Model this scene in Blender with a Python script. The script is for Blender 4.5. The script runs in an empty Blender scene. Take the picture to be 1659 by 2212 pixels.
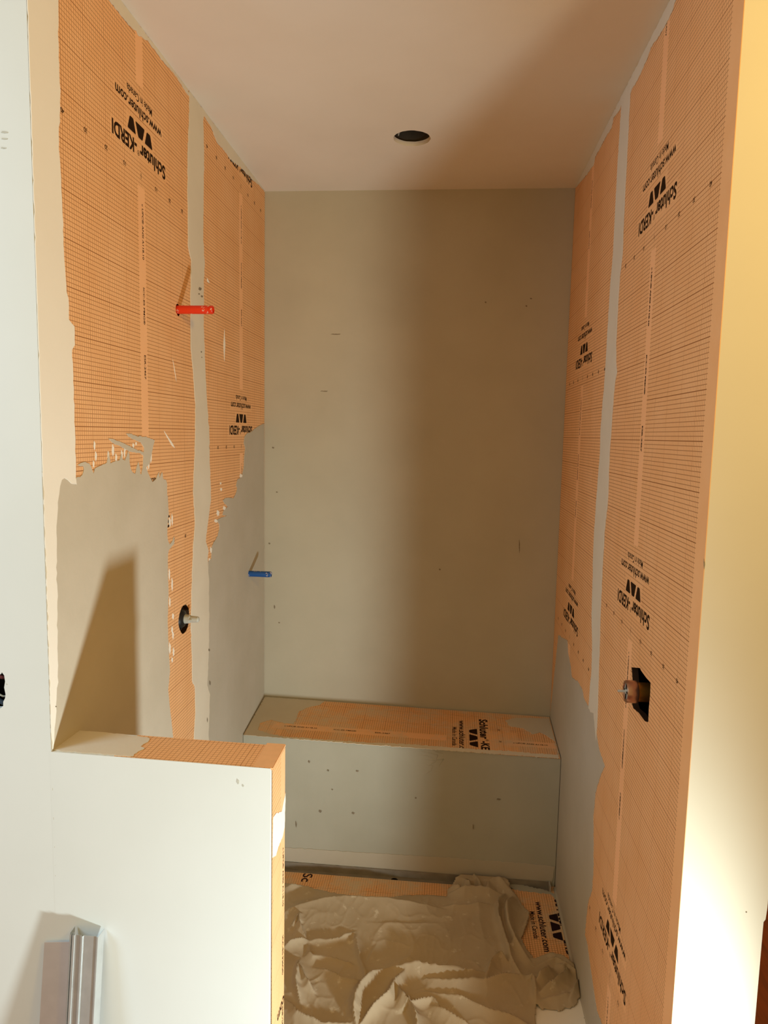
import bpy, bmesh, math, random
from mathutils import Matrix, Vector, noise

random.seed(7)
SC = bpy.context.scene
COL = SC.collection

# ------------------------------------------------------------------ camera
cam_d = bpy.data.cameras.new('camera')
cam = bpy.data.objects.new('camera', cam_d)
COL.objects.link(cam)
RT = Vector((0.9955, 0.0924, 0.0203)).normalized()
FW = Vector((-0.0897, 0.9900, -0.1092)).normalized()
UP = RT.cross(FW).normalized()
RT = FW.cross(UP).normalized()
cm = Matrix((RT, UP, -FW)).transposed().to_4x4()
cm.translation = Vector((0.83, -1.3721, 0.1005))
cam.matrix_world = cm
cam_d.sensor_fit = 'HORIZONTAL'
cam_d.sensor_width = 36.0
cam_d.lens = 1520.824 / 1659.0 * 36.0
cam_d.clip_start = 0.02
SC.camera = cam

# ------------------------------------------------------------------ world, lights, exposure
wd = bpy.data.worlds.new('world')
SC.world = wd
wd.use_nodes = True
bgn = wd.node_tree.nodes['Background']
bgn.inputs['Color'].default_value = (1.0, 0.68, 0.24, 1)
bgn.inputs['Strength'].default_value = 0.50

def lamp(name, kind, loc, power, color, **kw):
    d = bpy.data.lights.new(name, kind)
    d.energy = power
    d.color = color
    o = bpy.data.objects.new(name, d)
    o.location = loc
    tgt = kw.pop('target', None)
    for k, v in kw.items():
        setattr(d, k, v)
    if tgt is not None:
        o.rotation_euler = (Vector(tgt) - Vector(loc)).to_track_quat('-Z', 'Y').to_euler()
    COL.objects.link(o)
    return o

# low hard daylight coming in beside the right jamb (sun glancing off the floor)
lamp('sun_bounce', 'SPOT', (1.57, -0.58, -1.43), 116, (0.88, 1.0, 0.97), shadow_soft_size=0.055, spot_size=math.radians(110), spot_blend=0.75,
     target=(1.57 - 0.80, -0.58 + 0.44, -1.43 + 0.36))
# daylight of the bathroom window behind and to the left of the camera
lamp('window_daylight', 'AREA', (-1.4, -1.5, 0.7), 31, (0.55, 0.80, 1.0), shape='RECTANGLE', size=0.8, size_y=1.2,
     target=(0.5, 0.0, -0.9))
# warm lamp of the bathroom, high on the right
lamp('bathroom_lamp', 'AREA', (1.9, -1.2, 0.9), 14, (1.0, 0.64, 0.14), shape='DISK', size=0.3, target=(1.4, 0.0, 0.7))

SC.view_settings.view_transform = 'Standard'
SC.view_settings.look = 'None'
SC.view_settings.exposure = 0.12
SC.view_settings.gamma = 1.0
SC.view_settings.use_curve_mapping = False
try:
    SC.cycles.use_denoising = True
    SC.cycles.denoiser = 'OPENIMAGEDENOISE'
    SC.cycles.max_bounces = 8
    SC.cycles.diffuse_bounces = 5
except Exception:
    pass

# ------------------------------------------------------------------ dimensions (metres)
W, D, H, ZF = 1.32, 1.749, 1.1376, -1.738       # shower width, depth, ceiling and floor level
YB = 1.4025                                     # front of the bench
WP, TP, HP = 0.4827, 0.1164, -0.5955            # half wall length, thickness, top
XJ = 1.484                                      # outer side of the right wall
DATA = {
 'L_front_strip': [[-0.0233, 0.9304], [0.1115, 1.0104], [0.1042, 0.9087], [0.1057, 0.8107], [0.1047, 0.7603], [0.0972, 0.7207], [0.0949, 0.6786], [0.0995, 0.6343], [0.1018, 0.5792], [0.1034, 0.4761], [0.1076, 0.4197], [0.1174, 0.3637], [0.1159, 0.3341], [0.1379, 0.3228], [0.1377, 0.2829], [0.1257, 0.2714], [0.1271, 0.2268], [0.1275, 0.1261], [0.1282, 0.0649], [0.1264, -0.007], [0.1294, -0.0237], [0.1083, -0.0203], [0.0936, -0.0112], [0.0808, -0.0064], [0.0696, -0.0097], [0.0617, -0.0231], [0.0508, -0.0569], [0.042, -0.1205], [0.0372, -0.2702], [0.0307, -0.4216], [0.0157, -0.5297], [0.0037, -0.5847], [-0.0811, -0.5457]],
 'L_grey': [[0.1258, -0.0279], [0.1317, -0.0087], [0.1475, -0.0089], [0.158, -0.0042], [0.166, 0.0076], [0.1649, 0.0153], [0.1517, 0.0159], [0.1403, 0.0193], [0.152, 0.0226], [0.1728, 0.0242], [0.1877, 0.0205], [0.1965, 0.014], [0.2022, 0.0043], [0.208, -0.0046], [0.2149, 0.0069], [0.231, 0.0109], [0.2473, 0.0134], [0.2639, 0.016], [0.2741, 0.0188], [0.2797, 0.03], [0.2871, 0.0429], [0.2882, 0.0298], [0.2911, 0.0165], [0.3051, 0.0193], [0.3228, 0.022], [0.3409, 0.0222], [0.3507, 0.038], [0.3575, 0.0242], [0.3704, 0.0204], [0.3823, 0.0338], [0.3904, 0.0439], [0.3958, 0.0351], [0.3967, 0.0125], [0.4019, -0.0017], [0.4152, -0.0129], [0.429, -0.0163], [0.4399, 0.0037], [0.4486, 0.0149], [0.4561, -0.0006], [0.4575, -0.0169], [0.4657, -0.021], [0.4771, 0.0021], [0.4825, 0.031], [0.4577, 0.0389], [0.4254, 0.0414], [0.4019, 0.0437], [0.3792, 0.0493], [0.3498, 0.0583], [0.3073, 0.0672], [0.287, 0.0771], [0.3077, 0.0762], [0.3502, 0.0676], [0.3948, 0.0577], [0.4417, 0.0464], [0.4828, 0.0392], [0.4875, 0.0509], [0.4672, 0.0675], [0.4268, 0.0749], [0.3958, 0.0819], [0.3828, 0.0896], [0.4, 0.0897], [0.4432, 0.0828], [0.493, 0.0809], [0.5275, 0.0762], [0.5564, 0.0714], [0.5445, 0.0556], [0.5324, 0.0315], [0.5204, 0.0077], [0.494, -0.0023], [0.5064, -0.0158], [0.519, -0.0295], [0.5362, -0.0456], [0.5592, -0.0394], [0.5831, -0.0197], [0.5849, -0.0371], [0.6045, -0.0208], [0.611, -0.0406], [0.6304, -0.0438], [0.6398, -0.0583], [0.639, -0.084], [0.6454, -0.1145], [0.6495, -0.1451], [0.6409, -0.1743], [0.6348, -0.2076], [0.6416, -0.2288], [0.6539, -0.2408], [0.6748, -0.2338], [0.6882, -0.2213], [0.6875, -0.2439], [0.6638, -0.2506], [0.6457, -0.2578], [0.6387, -0.2721], [0.6362, -0.2926], [0.6401, -0.3852], [0.6303, -0.4682], [0.6344, -0.5554], [0.6426, -0.6305], [0.6266, -0.6831], [0.6388, -0.7463], [0.661, -0.8493], [0.6827, -0.9919], [0.7106, -1.3545], [0.7317, -2.0398], [0.2262, -1.5477], [-0.0124, -0.8731], [-0.0058, -0.0278], [-0.0037, 0.01], [0.106, 0.0095], [0.1205, -0.0067]],
 'L_seam': [[0.8489, 1.1449], [0.851, 1.0786], [0.8319, 0.9491], [0.8281, 0.8113], [0.8281, 0.6732], [0.8548, 0.635], [0.8438, 0.522], [0.8435, 0.3643], [0.8621, 0.2935], [0.8799, 0.1763], [0.8726, 0.0561], [0.852, -0.0941], [0.866, -0.2024], [0.8472, -0.2767], [0.831, -0.4125], [0.8195, -0.5339], [0.8282, -0.678], [0.827, -0.7252], [0.8519, -0.7582], [0.854, -0.8481], [0.8389, -0.928], [0.8564, -1.2809], [0.857, -1.6253], [1.0731, -1.7855], [1.0376, -1.3882], [0.9799, -0.9904], [0.9977, -0.8373], [0.9696, -0.7928], [0.986, -0.6969], [0.9936, -0.5646], [0.9963, -0.4319], [0.984, -0.339], [0.9939, -0.3161], [0.9665, -0.2792], [0.9815, -0.2328], [1.0014, -0.1865], [1.0215, -0.1397], [1.018, -0.0744], [1.0101, 0.0065], [1.0073, 0.1023], [0.9863, 0.2117], [0.9746, 0.3038], [0.9638, 0.4245], [0.9621, 0.5446], [0.9737, 0.6664], [0.9617, 0.7225], [0.9695, 0.8711], [0.9768, 1.004], [0.9703, 1.0989], [0.9843, 1.1434]],
 'L_back_grey': [[1.7396, 0.1379], [1.6975, 0.1341], [1.6166, 0.1206], [1.5722, 0.1111], [1.5291, 0.0989], [1.4768, 0.0957], [1.4362, 0.0812], [1.4261, 0.0554], [1.446, 0.035], [1.4308, 0.0007], [1.4256, -0.0395], [1.4007, -0.0814], [1.3382, -0.0863], [1.3194, -0.1103], [1.338, -0.12], [1.3144, -0.1435], [1.2823, -0.1574], [1.2643, -0.1531], [1.1863, -0.1463], [1.1571, -0.1543], [1.1777, -0.1669], [1.22, -0.1818], [1.1606, -0.1944], [1.1521, -0.2068], [1.2024, -0.2151], [1.1195, -0.2163], [1.0877, -0.2177], [1.1151, -0.2367], [1.1148, -0.255], [1.0905, -0.2805], [1.0553, -0.2934], [1.0361, -0.3033], [1.028, -0.3302], [1.0239, -0.3499], [0.9941, -0.3548], [0.9915, -0.4309], [0.9936, -0.5646], [0.9812, -0.6954], [0.9696, -0.7928], [0.9929, -0.8355], [0.9799, -0.9904], [1.0376, -1.3882], [1.0731, -1.7855], [3.5722, -4.8055], [2.5005, -2.6941], [2.0191, -1.2217], [1.782, -1.1098]],
 'L_ceil': [[0.166, 1.1334], [0.2727, 1.1158], [0.3331, 1.1036], [0.4013, 1.1037], [0.473, 1.1102], [0.528, 1.118], [0.5628, 1.1269], [0.6482, 1.1253], [0.7489, 1.1307], [0.8405, 1.121], [0.9752, 1.1252], [0.9926, 1.1226], [1.0557, 1.1155], [1.0883, 1.099], [1.122, 1.0896], [1.1619, 1.0929], [1.2242, 1.0931], [1.2619, 1.088], [1.3945, 1.1083], [1.5546, 1.1193], [1.6311, 1.1291], [1.7042, 1.135], [1.7498, 1.1425], [1.6599, 1.1407], [1.279, 1.1381], [0.9842, 1.139], [0.8408, 1.1305], [0.5632, 1.1364], [0.403, 1.1415], [0.2047, 1.1586]],
 'L_streak0': [[0.6223, 0.0993], [0.6866, 0.0611], [0.7042, 0.0469], [0.6793, 0.0556], [0.6387, 0.0859]],
 'L_streak1': [[0.6947, 0.3123], [0.7079, 0.2795], [0.7215, 0.2504], [0.7115, 0.2799]],
 'L_streak2': [[0.9995, 0.6124], [1.0177, 0.6072], [1.0268, 0.5999], [1.0038, 0.6012]],
 'L_streak3': [[1.1838, 0.4721], [1.1937, 0.4155], [1.1821, 0.3559], [1.1723, 0.4128]],
 'R_seam': [[0.9451, 1.1596], [0.9365, 1.1133], [0.9424, 1.0252], [0.9456, 0.9388], [0.9447, 0.8089], [0.942, 0.6701], [0.9547, 0.6059], [0.9602, 0.4837], [0.9626, 0.3604], [0.9676, 0.2722], [0.9774, 0.2022], [0.9855, 0.1236], [0.9752, 0.0548], [0.9921, -0.0762], [0.9963, -0.1456], [1.0018, -0.2113], [0.9976, -0.2854], [0.9861, -0.3442], [0.9737, -0.4763], [0.9427, -0.5541], [0.9254, -0.6489], [0.9379, -0.718], [0.9419, -0.7912], [0.9108, -0.7915], [0.8627, -0.7752], [0.8423, -0.7976], [0.8088, -0.8443], [0.8067, -0.7979], [0.8114, -0.7363], [0.8261, -0.6244], [0.8355, -0.5227], [0.8432, -0.4653], [0.8487, -0.3629], [0.8539, -0.2756], [0.8485, -0.2308], [0.853, -0.1863], [0.8322, -0.1132], [0.8298, -0.0716], [0.8427, 0.058], [0.8368, 0.1227], [0.8333, 0.1964], [0.8251, 0.2621], [0.8047, 0.3], [0.8243, 0.3331], [0.8378, 0.3891], [0.838, 0.4637], [0.8369, 0.5803], [0.8169, 0.6392], [0.826, 0.7724], [0.8274, 0.888], [0.8311, 0.9803], [0.832, 1.0758], [0.83, 1.1127]],
 'R_grey': [[1.6222, -0.7368], [1.527, -0.7213], [1.4067, -0.6975], [1.3773, -0.7375], [1.3108, -0.7679], [1.2701, -0.8014], [1.1511, -0.7752], [1.0711, -0.7718], [1.0317, -0.7904], [0.9657, -0.791], [0.9108, -0.7915], [0.8627, -0.7752], [0.8358, -0.7949], [0.8064, -0.8265], [0.7883, -0.8427], [0.7647, -0.8544], [0.7164, -0.8614], [0.6829, -0.8671], [0.7181, -0.9063], [0.7427, -0.9409], [0.7819, -1.0035], [0.7919, -1.089], [0.7695, -1.1609], [0.7515, -1.2438], [0.7544, -1.3125], [0.7948, -1.3735], [0.8048, -1.4078], [0.8132, -1.4606], [0.8201, -1.5112], [0.7769, -1.5122], [0.7287, -1.5379], [0.6785, -1.564], [0.6468, -1.5787], [0.6082, -1.5968], [0.5418, -1.5791], [0.3845, -1.542], [0.5688, -1.7501], [1.2195, -1.7377], [1.519, -1.7843], [1.7652, -1.1622]],
 'R_ceil': [[0.3291, 1.1211], [0.4222, 1.1094], [0.4495, 1.0987], [0.4902, 1.0974], [0.5503, 1.0989], [0.5741, 1.1036], [0.6235, 1.1132], [0.6523, 1.1033], [0.6768, 1.0989], [0.7492, 1.0929], [0.8075, 1.0972], [0.8335, 1.0928], [0.9361, 1.1108], [0.9721, 1.1053], [1.0518, 1.1176], [1.0747, 1.0967], [1.1751, 1.1038], [1.2382, 1.1025], [1.3289, 1.1057], [1.3589, 1.0846], [1.5024, 1.1025], [1.6172, 1.1174], [1.7541, 1.1428], [1.7192, 1.1628], [1.2253, 1.1368], [0.9745, 1.1297], [0.8293, 1.1272], [0.6878, 1.1195], [0.499, 1.1142], [0.4385, 1.1172], [0.3389, 1.1271]],
 'bench_plane': [-0.01618, 0.10565, -1.31179],
 'Be_left': [[0.005, 1.7548], [0.1541, 1.7491], [0.2859, 1.7457], [0.2713, 1.7076], [0.2179, 1.6734], [0.1907, 1.6306], [0.193, 1.5724], [0.1914, 1.5236], [0.146, 1.5251], [0.0855, 1.5446], [0.047, 1.5108], [0.0508, 1.4526], [0.105, 1.4298], [0.1935, 1.4088], [0.2228, 1.3837], [0.1594, 1.3711], [0.0802, 1.3744], [0.0068, 1.3897], [0.0057, 1.5331]],
 'Be_front': [[0.1498, 1.41], [0.2334, 1.3888], [0.3492, 1.3943], [0.4657, 1.3927], [0.5427, 1.3928], [0.6571, 1.3982], [0.8281, 1.4046], [1.0353, 1.4057], [1.2033, 1.4085], [1.3252, 1.4085], [1.3289, 1.4329], [1.2056, 1.4295], [1.1123, 1.4339], [0.9988, 1.4285], [0.8468, 1.4284], [0.6934, 1.4283], [0.5399, 1.4175], [0.3848, 1.4138], [0.247, 1.4164]],
 'Be_right': [[1.3146, 1.7303], [1.2384, 1.7276], [1.155, 1.7156], [1.1115, 1.6844], [1.1286, 1.6422], [1.1874, 1.6267], [1.2227, 1.585], [1.2545, 1.605], [1.2807, 1.578], [1.314, 1.5377], [1.3266, 1.4674], [1.3289, 1.4329]],
 'Be_pts': {"strip": [[0.1574, 1.5029], [0.846, 1.5013], [0.154, 1.5262], [0.1648, 1.4805], [0.8497, 1.5244], [0.854, 1.4838]], "kerdi": [[1.0121, 1.6578], [1.0166, 1.4066]], "www": [[0.914, 1.6436], [0.9284, 1.4116]], "made": [[0.8813, 1.5829], [0.8888, 1.4486]], "trap": [[0.9692, 1.5837], [0.9788, 1.4541]], "uter": [[0.0209, 1.5681], [0.0175, 1.4212]], "grid": [[0.3067, 1.6305], [0.4298, 1.6484]]},
 'P_grey': [[-0.0056, 0.0056], [-0.0081, 0.1232], [0.0255, 0.1188], [0.066, 0.1156], [0.119, 0.1097], [0.1666, 0.1059], [0.1748, 0.1001], [0.1783, 0.0878], [0.1747, 0.0623], [0.1746, 0.0542], [0.1867, 0.0477], [0.1831, 0.0353], [0.1779, 0.0151], [0.1805, 0.0055], [0.1688, 0.0039], [0.1114, 0.0037], [0.0387, 0.0046]],
 'P_end_white': [[0.0067, -0.7055], [0.0313, -0.7108], [0.0568, -0.7229], [0.0832, -0.7355], [0.1191, -0.7101], [0.1115, -0.7876], [0.0934, -0.7996], [0.0581, -0.8006], [0.0326, -0.8068], [-0.0003, -0.7926]],
 'Fl_cream_back': [[1.02, 1.4629], [1.0978, 1.4629], [1.1516, 1.4132], [1.2787, 1.3716], [1.3398, 1.3469], [1.3425, 1.1963], [1.318, 1.2064], [1.3275, 1.3026], [1.2943, 1.35], [1.1838, 1.357]],
 'Bf_band': [[0.073, -1.6531], [0.2336, -1.6532], [0.4717, -1.6514], [0.7451, -1.6465], [0.9377, -1.6457], [1.128, -1.6449], [1.3162, -1.6481], [1.3461, -1.6478], [1.3012, -1.7287], [1.2914, -1.7193], [0.7469, -1.7165], [0.1939, -1.715], [0.0325, -1.7172]],
 'cloth_outline': [[0.1092, 1.2702], [0.2051, 1.2881], [0.2596, 1.2857], [0.292, 1.2685], [0.3605, 1.259], [0.4951, 1.2403], [0.6251, 1.2418], [0.6972, 1.268], [0.808, 1.2846], [0.8729, 1.2809], [0.8746, 1.3253], [0.9105, 1.36], [0.9299, 1.3902], [0.9593, 1.4222], [0.998, 1.4238], [1.029, 1.39], [1.0582, 1.4029], [1.1108, 1.3939], [1.146, 1.3231], [1.1804, 1.2476], [1.1951, 1.203], [1.1724, 1.1222], [1.15, 1.0699], [1.1649, 1.0215], [1.1844, 0.9779], [1.2361, 1.0022], [1.2914, 0.9928], [1.3245, 0.9522], [1.3439, 0.9115], [1.3639, 0.895], [1.3622, 0.8783], [1.3349, 0.8387], [1.3095, 0.8063], [1.2937, 0.7757], [1.2621, 0.7626], [1.238, 0.7486], [1.2099, 0.7565], [1.1867, 0.7482], [1.1663, 0.7608], [1.1566, 0.7044], [1.1639, 0.6821], [1.231, 0.6568], [1.3355, 0.5895], [1.4479, 0.5108], [0.2735, 0.3778], [0.1519, 0.9868]],
 'cloth_ridges': [[[[0.2543, 1.0889], [0.3356, 1.1474], [0.4085, 1.1784], [0.5248, 1.2124], [0.5577, 1.2307]], 0.028, 0.016], [[[0.2222, 1.2243], [0.2877, 1.2441], [0.3544, 1.2612]], 0.035, 0.02], [[[0.2987, 1.012], [0.3188, 1.0809], [0.3245, 1.0377], [0.3655, 0.9662]], 0.03, 0.012], [[[0.3749, 0.9531], [0.4017, 0.9634], [0.4457, 0.9639], [0.4811, 0.9753], [0.514, 1.0058], [0.537, 1.0257]], 0.022, 0.011], [[[0.5339, 1.0229], [0.5513, 0.9437], [0.578, 0.877], [0.6026, 0.82], [0.6123, 0.7902]], 0.024, 0.014], [[[0.3759, 0.9485], [0.3892, 0.8991], [0.4076, 0.8811], [0.4598, 0.8828], [0.5039, 0.8726], [0.5473, 0.8646]], 0.02, 0.011], [[[0.4262, 0.8351], [0.4719, 0.8129], [0.525, 0.7881], [0.6, 0.7887]], 0.02, 0.012], [[[0.3629, 0.8515], [0.3693, 0.7925], [0.3759, 0.7483], [0.4054, 0.676]], 0.035, 0.014], [[[0.3679, 0.8434], [0.4049, 0.774], [0.4439, 0.7265]], 0.028, 0.012], [[[0.2955, 0.9085], [0.3279, 0.9357], [0.3735, 0.96]], 0.03, 0.014], [[[0.6813, 0.8589], [0.6284, 0.8003], [0.5952, 0.7403], [0.5816, 0.6928], [0.5846, 0.6489], [0.5969, 0.6009]], 0.05, 0.022], [[[0.7262, 0.8535], [0.7013, 0.7865], [0.6861, 0.7296], [0.646, 0.6651], [0.6039, 0.6017]], 0.045, 0.013], [[[0.7043, 0.7868], [0.725, 0.7342], [0.7528, 0.6978], [0.7743, 0.653], [0.7914, 0.5926]], 0.045, 0.013], [[[0.6811, 0.861], [0.7431, 0.864], [0.7956, 0.8617], [0.8668, 0.8553], [0.9295, 0.8501], [1.0081, 0.8657]], 0.045, 0.016], [[[0.7266, 0.7557], [0.7473, 0.7406], [0.7551, 0.7092], [0.8006, 0.7277], [0.8288, 0.7348], [0.8533, 0.6965], [0.89, 0.6735]], 0.03, 0.011], [[[0.8784, 1.2874], [0.9598, 1.2915], [1.0264, 1.2997], [1.0852, 1.2982]], 0.045, 0.024], [[[0.8821, 1.3352], [0.9101, 1.3089], [0.9377, 1.2976]], 0.045, 0.014], [[[0.9317, 1.3811], [0.9479, 1.3403], [0.9788, 1.3085]], 0.05, 0.014], [[[0.9667, 1.4104], [0.9881, 1.3635], [1.0123, 1.3126]], 0.05, 0.013], [[[1.027, 1.3115], [1.0426, 1.3611], [1.0703, 1.3828], [1.0995, 1.3681], [1.131, 1.3419], [1.16, 1.2958], [1.1853, 1.2426], [1.1877, 1.1835], [1.1721, 1.1197], [1.1508, 1.0773]], 0.06, 0.022], [[[1.1021, 1.3032], [1.0779, 1.2462], [1.0672, 1.1402], [1.0767, 1.0563], [1.0859, 0.9821], [1.0967, 0.9362], [1.1265, 0.8671]], 0.05, 0.013], [[[1.1305, 1.2922], [1.1053, 1.2056], [1.1021, 1.1012], [1.1185, 1.0183], [1.1589, 0.9658]], 0.055, 0.02], [[[1.1817, 0.9685], [1.2312, 0.9902], [1.2863, 0.981], [1.3168, 0.9535], [1.3459, 0.9139], [1.3592, 0.8945]], 0.045, 0.02], [[[1.1955, 0.937], [1.2542, 0.9593], [1.3047, 0.9282], [1.3403, 0.8922]], 0.035, 0.012], [[[1.1837, 0.7819], [1.2372, 0.792], [1.2947, 0.8241]], 0.02, 0.012], [[[1.1689, 0.8333], [1.1979, 0.8693], [1.2324, 0.9175]], 0.045, 0.016], [[[1.1755, 0.8004], [1.228, 0.8322], [1.2724, 0.8926], [1.2947, 0.9249]], 0.042, 0.013], [[[1.2519, 0.9436], [1.2727, 0.9244], [1.2941, 0.9596]], 0.03, 0.012], [[[1.2774, 0.7929], [1.3038, 0.8511], [1.3411, 0.8965]], 0.035, 0.012], [[[1.0039, 0.8423], [1.0299, 0.9174], [1.061, 0.952], [1.0909, 0.9246]], 0.04, 0.012], [[[0.805, 0.819], [0.9118, 0.8031], [0.9994, 0.8134], [1.0724, 0.8504], [1.1265, 0.8671]], 0.04, 0.02], [[[1.1485, 0.8697], [1.1654, 0.8552], [1.1614, 0.7698], [1.1528, 0.7094]], 0.03, 0.012], [[[0.8067, 0.769], [0.9127, 0.7503], [0.9861, 0.7212], [1.0719, 0.6946], [1.1556, 0.6723]], 0.025, 0.016], [[[0.2711, 1.1096], [0.3985, 1.1523], [0.504, 1.1762], [0.6482, 1.1882], [0.8105, 1.1915]], 0.045, 0.055], [[[0.5189, 1.0688], [0.6925, 1.077], [0.8649, 1.1106]], 0.01, 0.03], [[[0.8642, 1.2035], [0.9542, 1.2145], [1.0451, 1.2394]], 0.02, 0.02], [[[0.3607, 0.6859], [0.4022, 0.635], [0.497, 0.6015], [0.5884, 0.6209]], 0.025, 0.014], [[[0.8234, 0.7116], [0.8972, 0.6654], [0.9676, 0.6214]], 0.03, 0.014], [[[0.5862, 0.8118], [0.6078, 0.9004], [0.6309, 0.9956]], 0.008, 0.02]],
 'L_flecks': [[[0.2144, 0.0725], [0.221, 0.066], [0.2196, 0.0552], [0.2159, 0.0509], [0.212, 0.0596]], [[0.2197, 0.0487], [0.2263, 0.0413], [0.2249, 0.0294], [0.2211, 0.0247], [0.2172, 0.0344]], [[0.2084, 0.0273], [0.2134, 0.0219], [0.2123, 0.0133], [0.2095, 0.0099], [0.2066, 0.017]], [[0.2807, 0.0485], [0.2879, 0.0402], [0.2863, 0.0267], [0.2823, 0.0214], [0.2781, 0.0324]], [[0.3045, 0.064], [0.3138, 0.0549], [0.3119, 0.0401], [0.3067, 0.0343], [0.3013, 0.0463]], [[0.3212, 0.0408], [0.3287, 0.033], [0.3271, 0.0203], [0.323, 0.0153], [0.3185, 0.0256]], [[0.3516, 0.0506], [0.3593, 0.0399], [0.3575, 0.0222], [0.3531, 0.0153], [0.3486, 0.0296]], [[0.3735, 0.0644], [0.3795, 0.0586], [0.3783, 0.0491], [0.375, 0.0454], [0.3715, 0.0531]], [[0.418, 0.0651], [0.4266, 0.0614], [0.4252, 0.0553], [0.4208, 0.053], [0.4155, 0.0579]], [[0.4355, 0.0686], [0.442, 0.0656], [0.441, 0.0607], [0.4376, 0.0588], [0.4336, 0.0628]], [[0.5152, 0.0794], [0.5269, 0.0694], [0.5247, 0.0528], [0.5184, 0.0463], [0.5114, 0.0596]], [[0.527, 0.0474], [0.5364, 0.0356], [0.5344, 0.0162], [0.5292, 0.0087], [0.5237, 0.0243]], [[0.5107, 0.0196], [0.5201, 0.0108], [0.5183, -0.0033], [0.5133, -0.0087], [0.5077, 0.0028]], [[0.4989, -0.0004], [0.5058, -0.006], [0.5046, -0.0149], [0.5009, -0.0183], [0.4967, -0.0109]], [[0.3678, 0.0526], [0.3737, 0.0454], [0.3724, 0.0336], [0.3691, 0.029], [0.3656, 0.0385]], [[0.654, -0.158], [0.6649, -0.1685], [0.663, -0.1838], [0.6572, -0.1892], [0.6506, -0.176]], [[0.673, -0.1489], [0.6813, -0.1609], [0.6796, -0.1791], [0.6751, -0.1859], [0.6702, -0.1706]], [[0.6464, -0.3114], [0.6545, -0.324], [0.6528, -0.3421], [0.6484, -0.3486], [0.6436, -0.3329]], [[0.6667, -0.3438], [0.6749, -0.3584], [0.6731, -0.3796], [0.6685, -0.3873], [0.6637, -0.369]], [[0.647, -0.3996], [0.6552, -0.4109], [0.6536, -0.4263], [0.6492, -0.4315], [0.6443, -0.4178]], [[0.6692, -0.4553], [0.6806, -0.4643], [0.6789, -0.4741], [0.6729, -0.4766], [0.666, -0.4666]], [[0.6618, -0.4939], [0.6702, -0.5032], [0.6688, -0.5145], [0.6643, -0.5179], [0.6592, -0.5071]], [[0.6685, -0.5118], [0.677, -0.5221], [0.6755, -0.5348], [0.6709, -0.5387], [0.6658, -0.5268]], [[0.6413, -0.5387], [0.6523, -0.5533], [0.6503, -0.5716], [0.6444, -0.5773], [0.6378, -0.5602]], [[0.6705, -0.5635], [0.679, -0.5749], [0.6774, -0.5892], [0.6728, -0.5936], [0.6678, -0.5803]], [[0.6587, -0.5906], [0.6672, -0.5986], [0.6658, -0.6069], [0.6614, -0.609], [0.6562, -0.6003]], [[1.0911, -0.1813], [1.1157, -0.191], [1.1124, -0.2025], [1.1, -0.2059], [1.0848, -0.1947]], [[1.1648, -0.1751], [1.1908, -0.1829], [1.1874, -0.1913], [1.1743, -0.1934], [1.1582, -0.1848]], [[1.0172, -0.305], [1.0326, -0.3144], [1.0305, -0.3257], [1.0226, -0.3291], [1.0131, -0.3182]], [[1.1318, -0.1038], [1.1486, -0.1091], [1.1464, -0.1158], [1.1379, -0.1178], [1.1275, -0.1116]], [[1.0673, -0.2122], [1.0997, -0.2201], [1.0955, -0.2263], [1.0792, -0.227], [1.0592, -0.2192]], [[1.3754, -0.0658], [1.4058, -0.0731], [1.4019, -0.0822], [1.3866, -0.085], [1.3678, -0.0765]], [[1.1772, -0.2146], [1.2126, -0.2218], [1.208, -0.2266], [1.1902, -0.2266], [1.1684, -0.2199]], [[1.1284, -0.0832], [1.141, -0.0871], [1.1393, -0.0921], [1.133, -0.0937], [1.1252, -0.0891]], [[1.002, -0.3421], [1.0173, -0.3497], [1.0152, -0.3577], [1.0074, -0.3596], [0.998, -0.3513]], [[0.9867, -0.6854], [0.9982, -0.6961], [0.9965, -0.7074], [0.9906, -0.7103], [0.9836, -0.6985]], [[0.9847, -0.5539], [0.9961, -0.5619], [0.9944, -0.5698], [0.9886, -0.5716], [0.9816, -0.5631]]],
 'B_nicks': [[[0.0373, 0.0362], [0.0458, 0.0339], [0.0447, 0.0297], [0.0405, 0.028], [0.0352, 0.0312]], [[0.9632, 0.6764], [0.9696, 0.6741], [0.9689, 0.6702], [0.9658, 0.6687], [0.9618, 0.6717]], [[1.1359, 0.6616], [1.1423, 0.6593], [1.1417, 0.6554], [1.1386, 0.6539], [1.1346, 0.6569]], [[1.1536, 0.6914], [1.1614, 0.6897], [1.1605, 0.6868], [1.1567, 0.6856], [1.1518, 0.6879]], [[0.801, -0.491], [0.8077, -0.4933], [0.807, -0.4975], [0.8038, -0.4993], [0.7995, -0.4961]], [[0.0473, -0.6897], [0.0525, -0.6953], [0.0519, -0.7052], [0.0493, -0.7092], [0.046, -0.7015]], [[0.0687, -0.7696], [0.0757, -0.7712], [0.0748, -0.7745], [0.0713, -0.776], [0.067, -0.7736]], [[0.022, -0.4003], [0.0289, -0.4026], [0.028, -0.4069], [0.0246, -0.4088], [0.0203, -0.4055]], [[0.0556, -0.1649], [0.0624, -0.1666], [0.0616, -0.1698], [0.0582, -0.1712], [0.0539, -0.1688]], [[1.149, -0.347], [1.1529, -0.3655], [1.1538, -0.3965], [1.1527, -0.409], [1.1497, -0.3842]], [[0.3047, 0.5357], [0.3408, 0.5348], [0.3363, 0.5328], [0.3183, 0.5318], [0.2957, 0.5333]], [[0.2596, 0.2883], [0.2862, 0.2875], [0.2829, 0.2854], [0.2696, 0.2844], [0.253, 0.2858]]],
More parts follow.
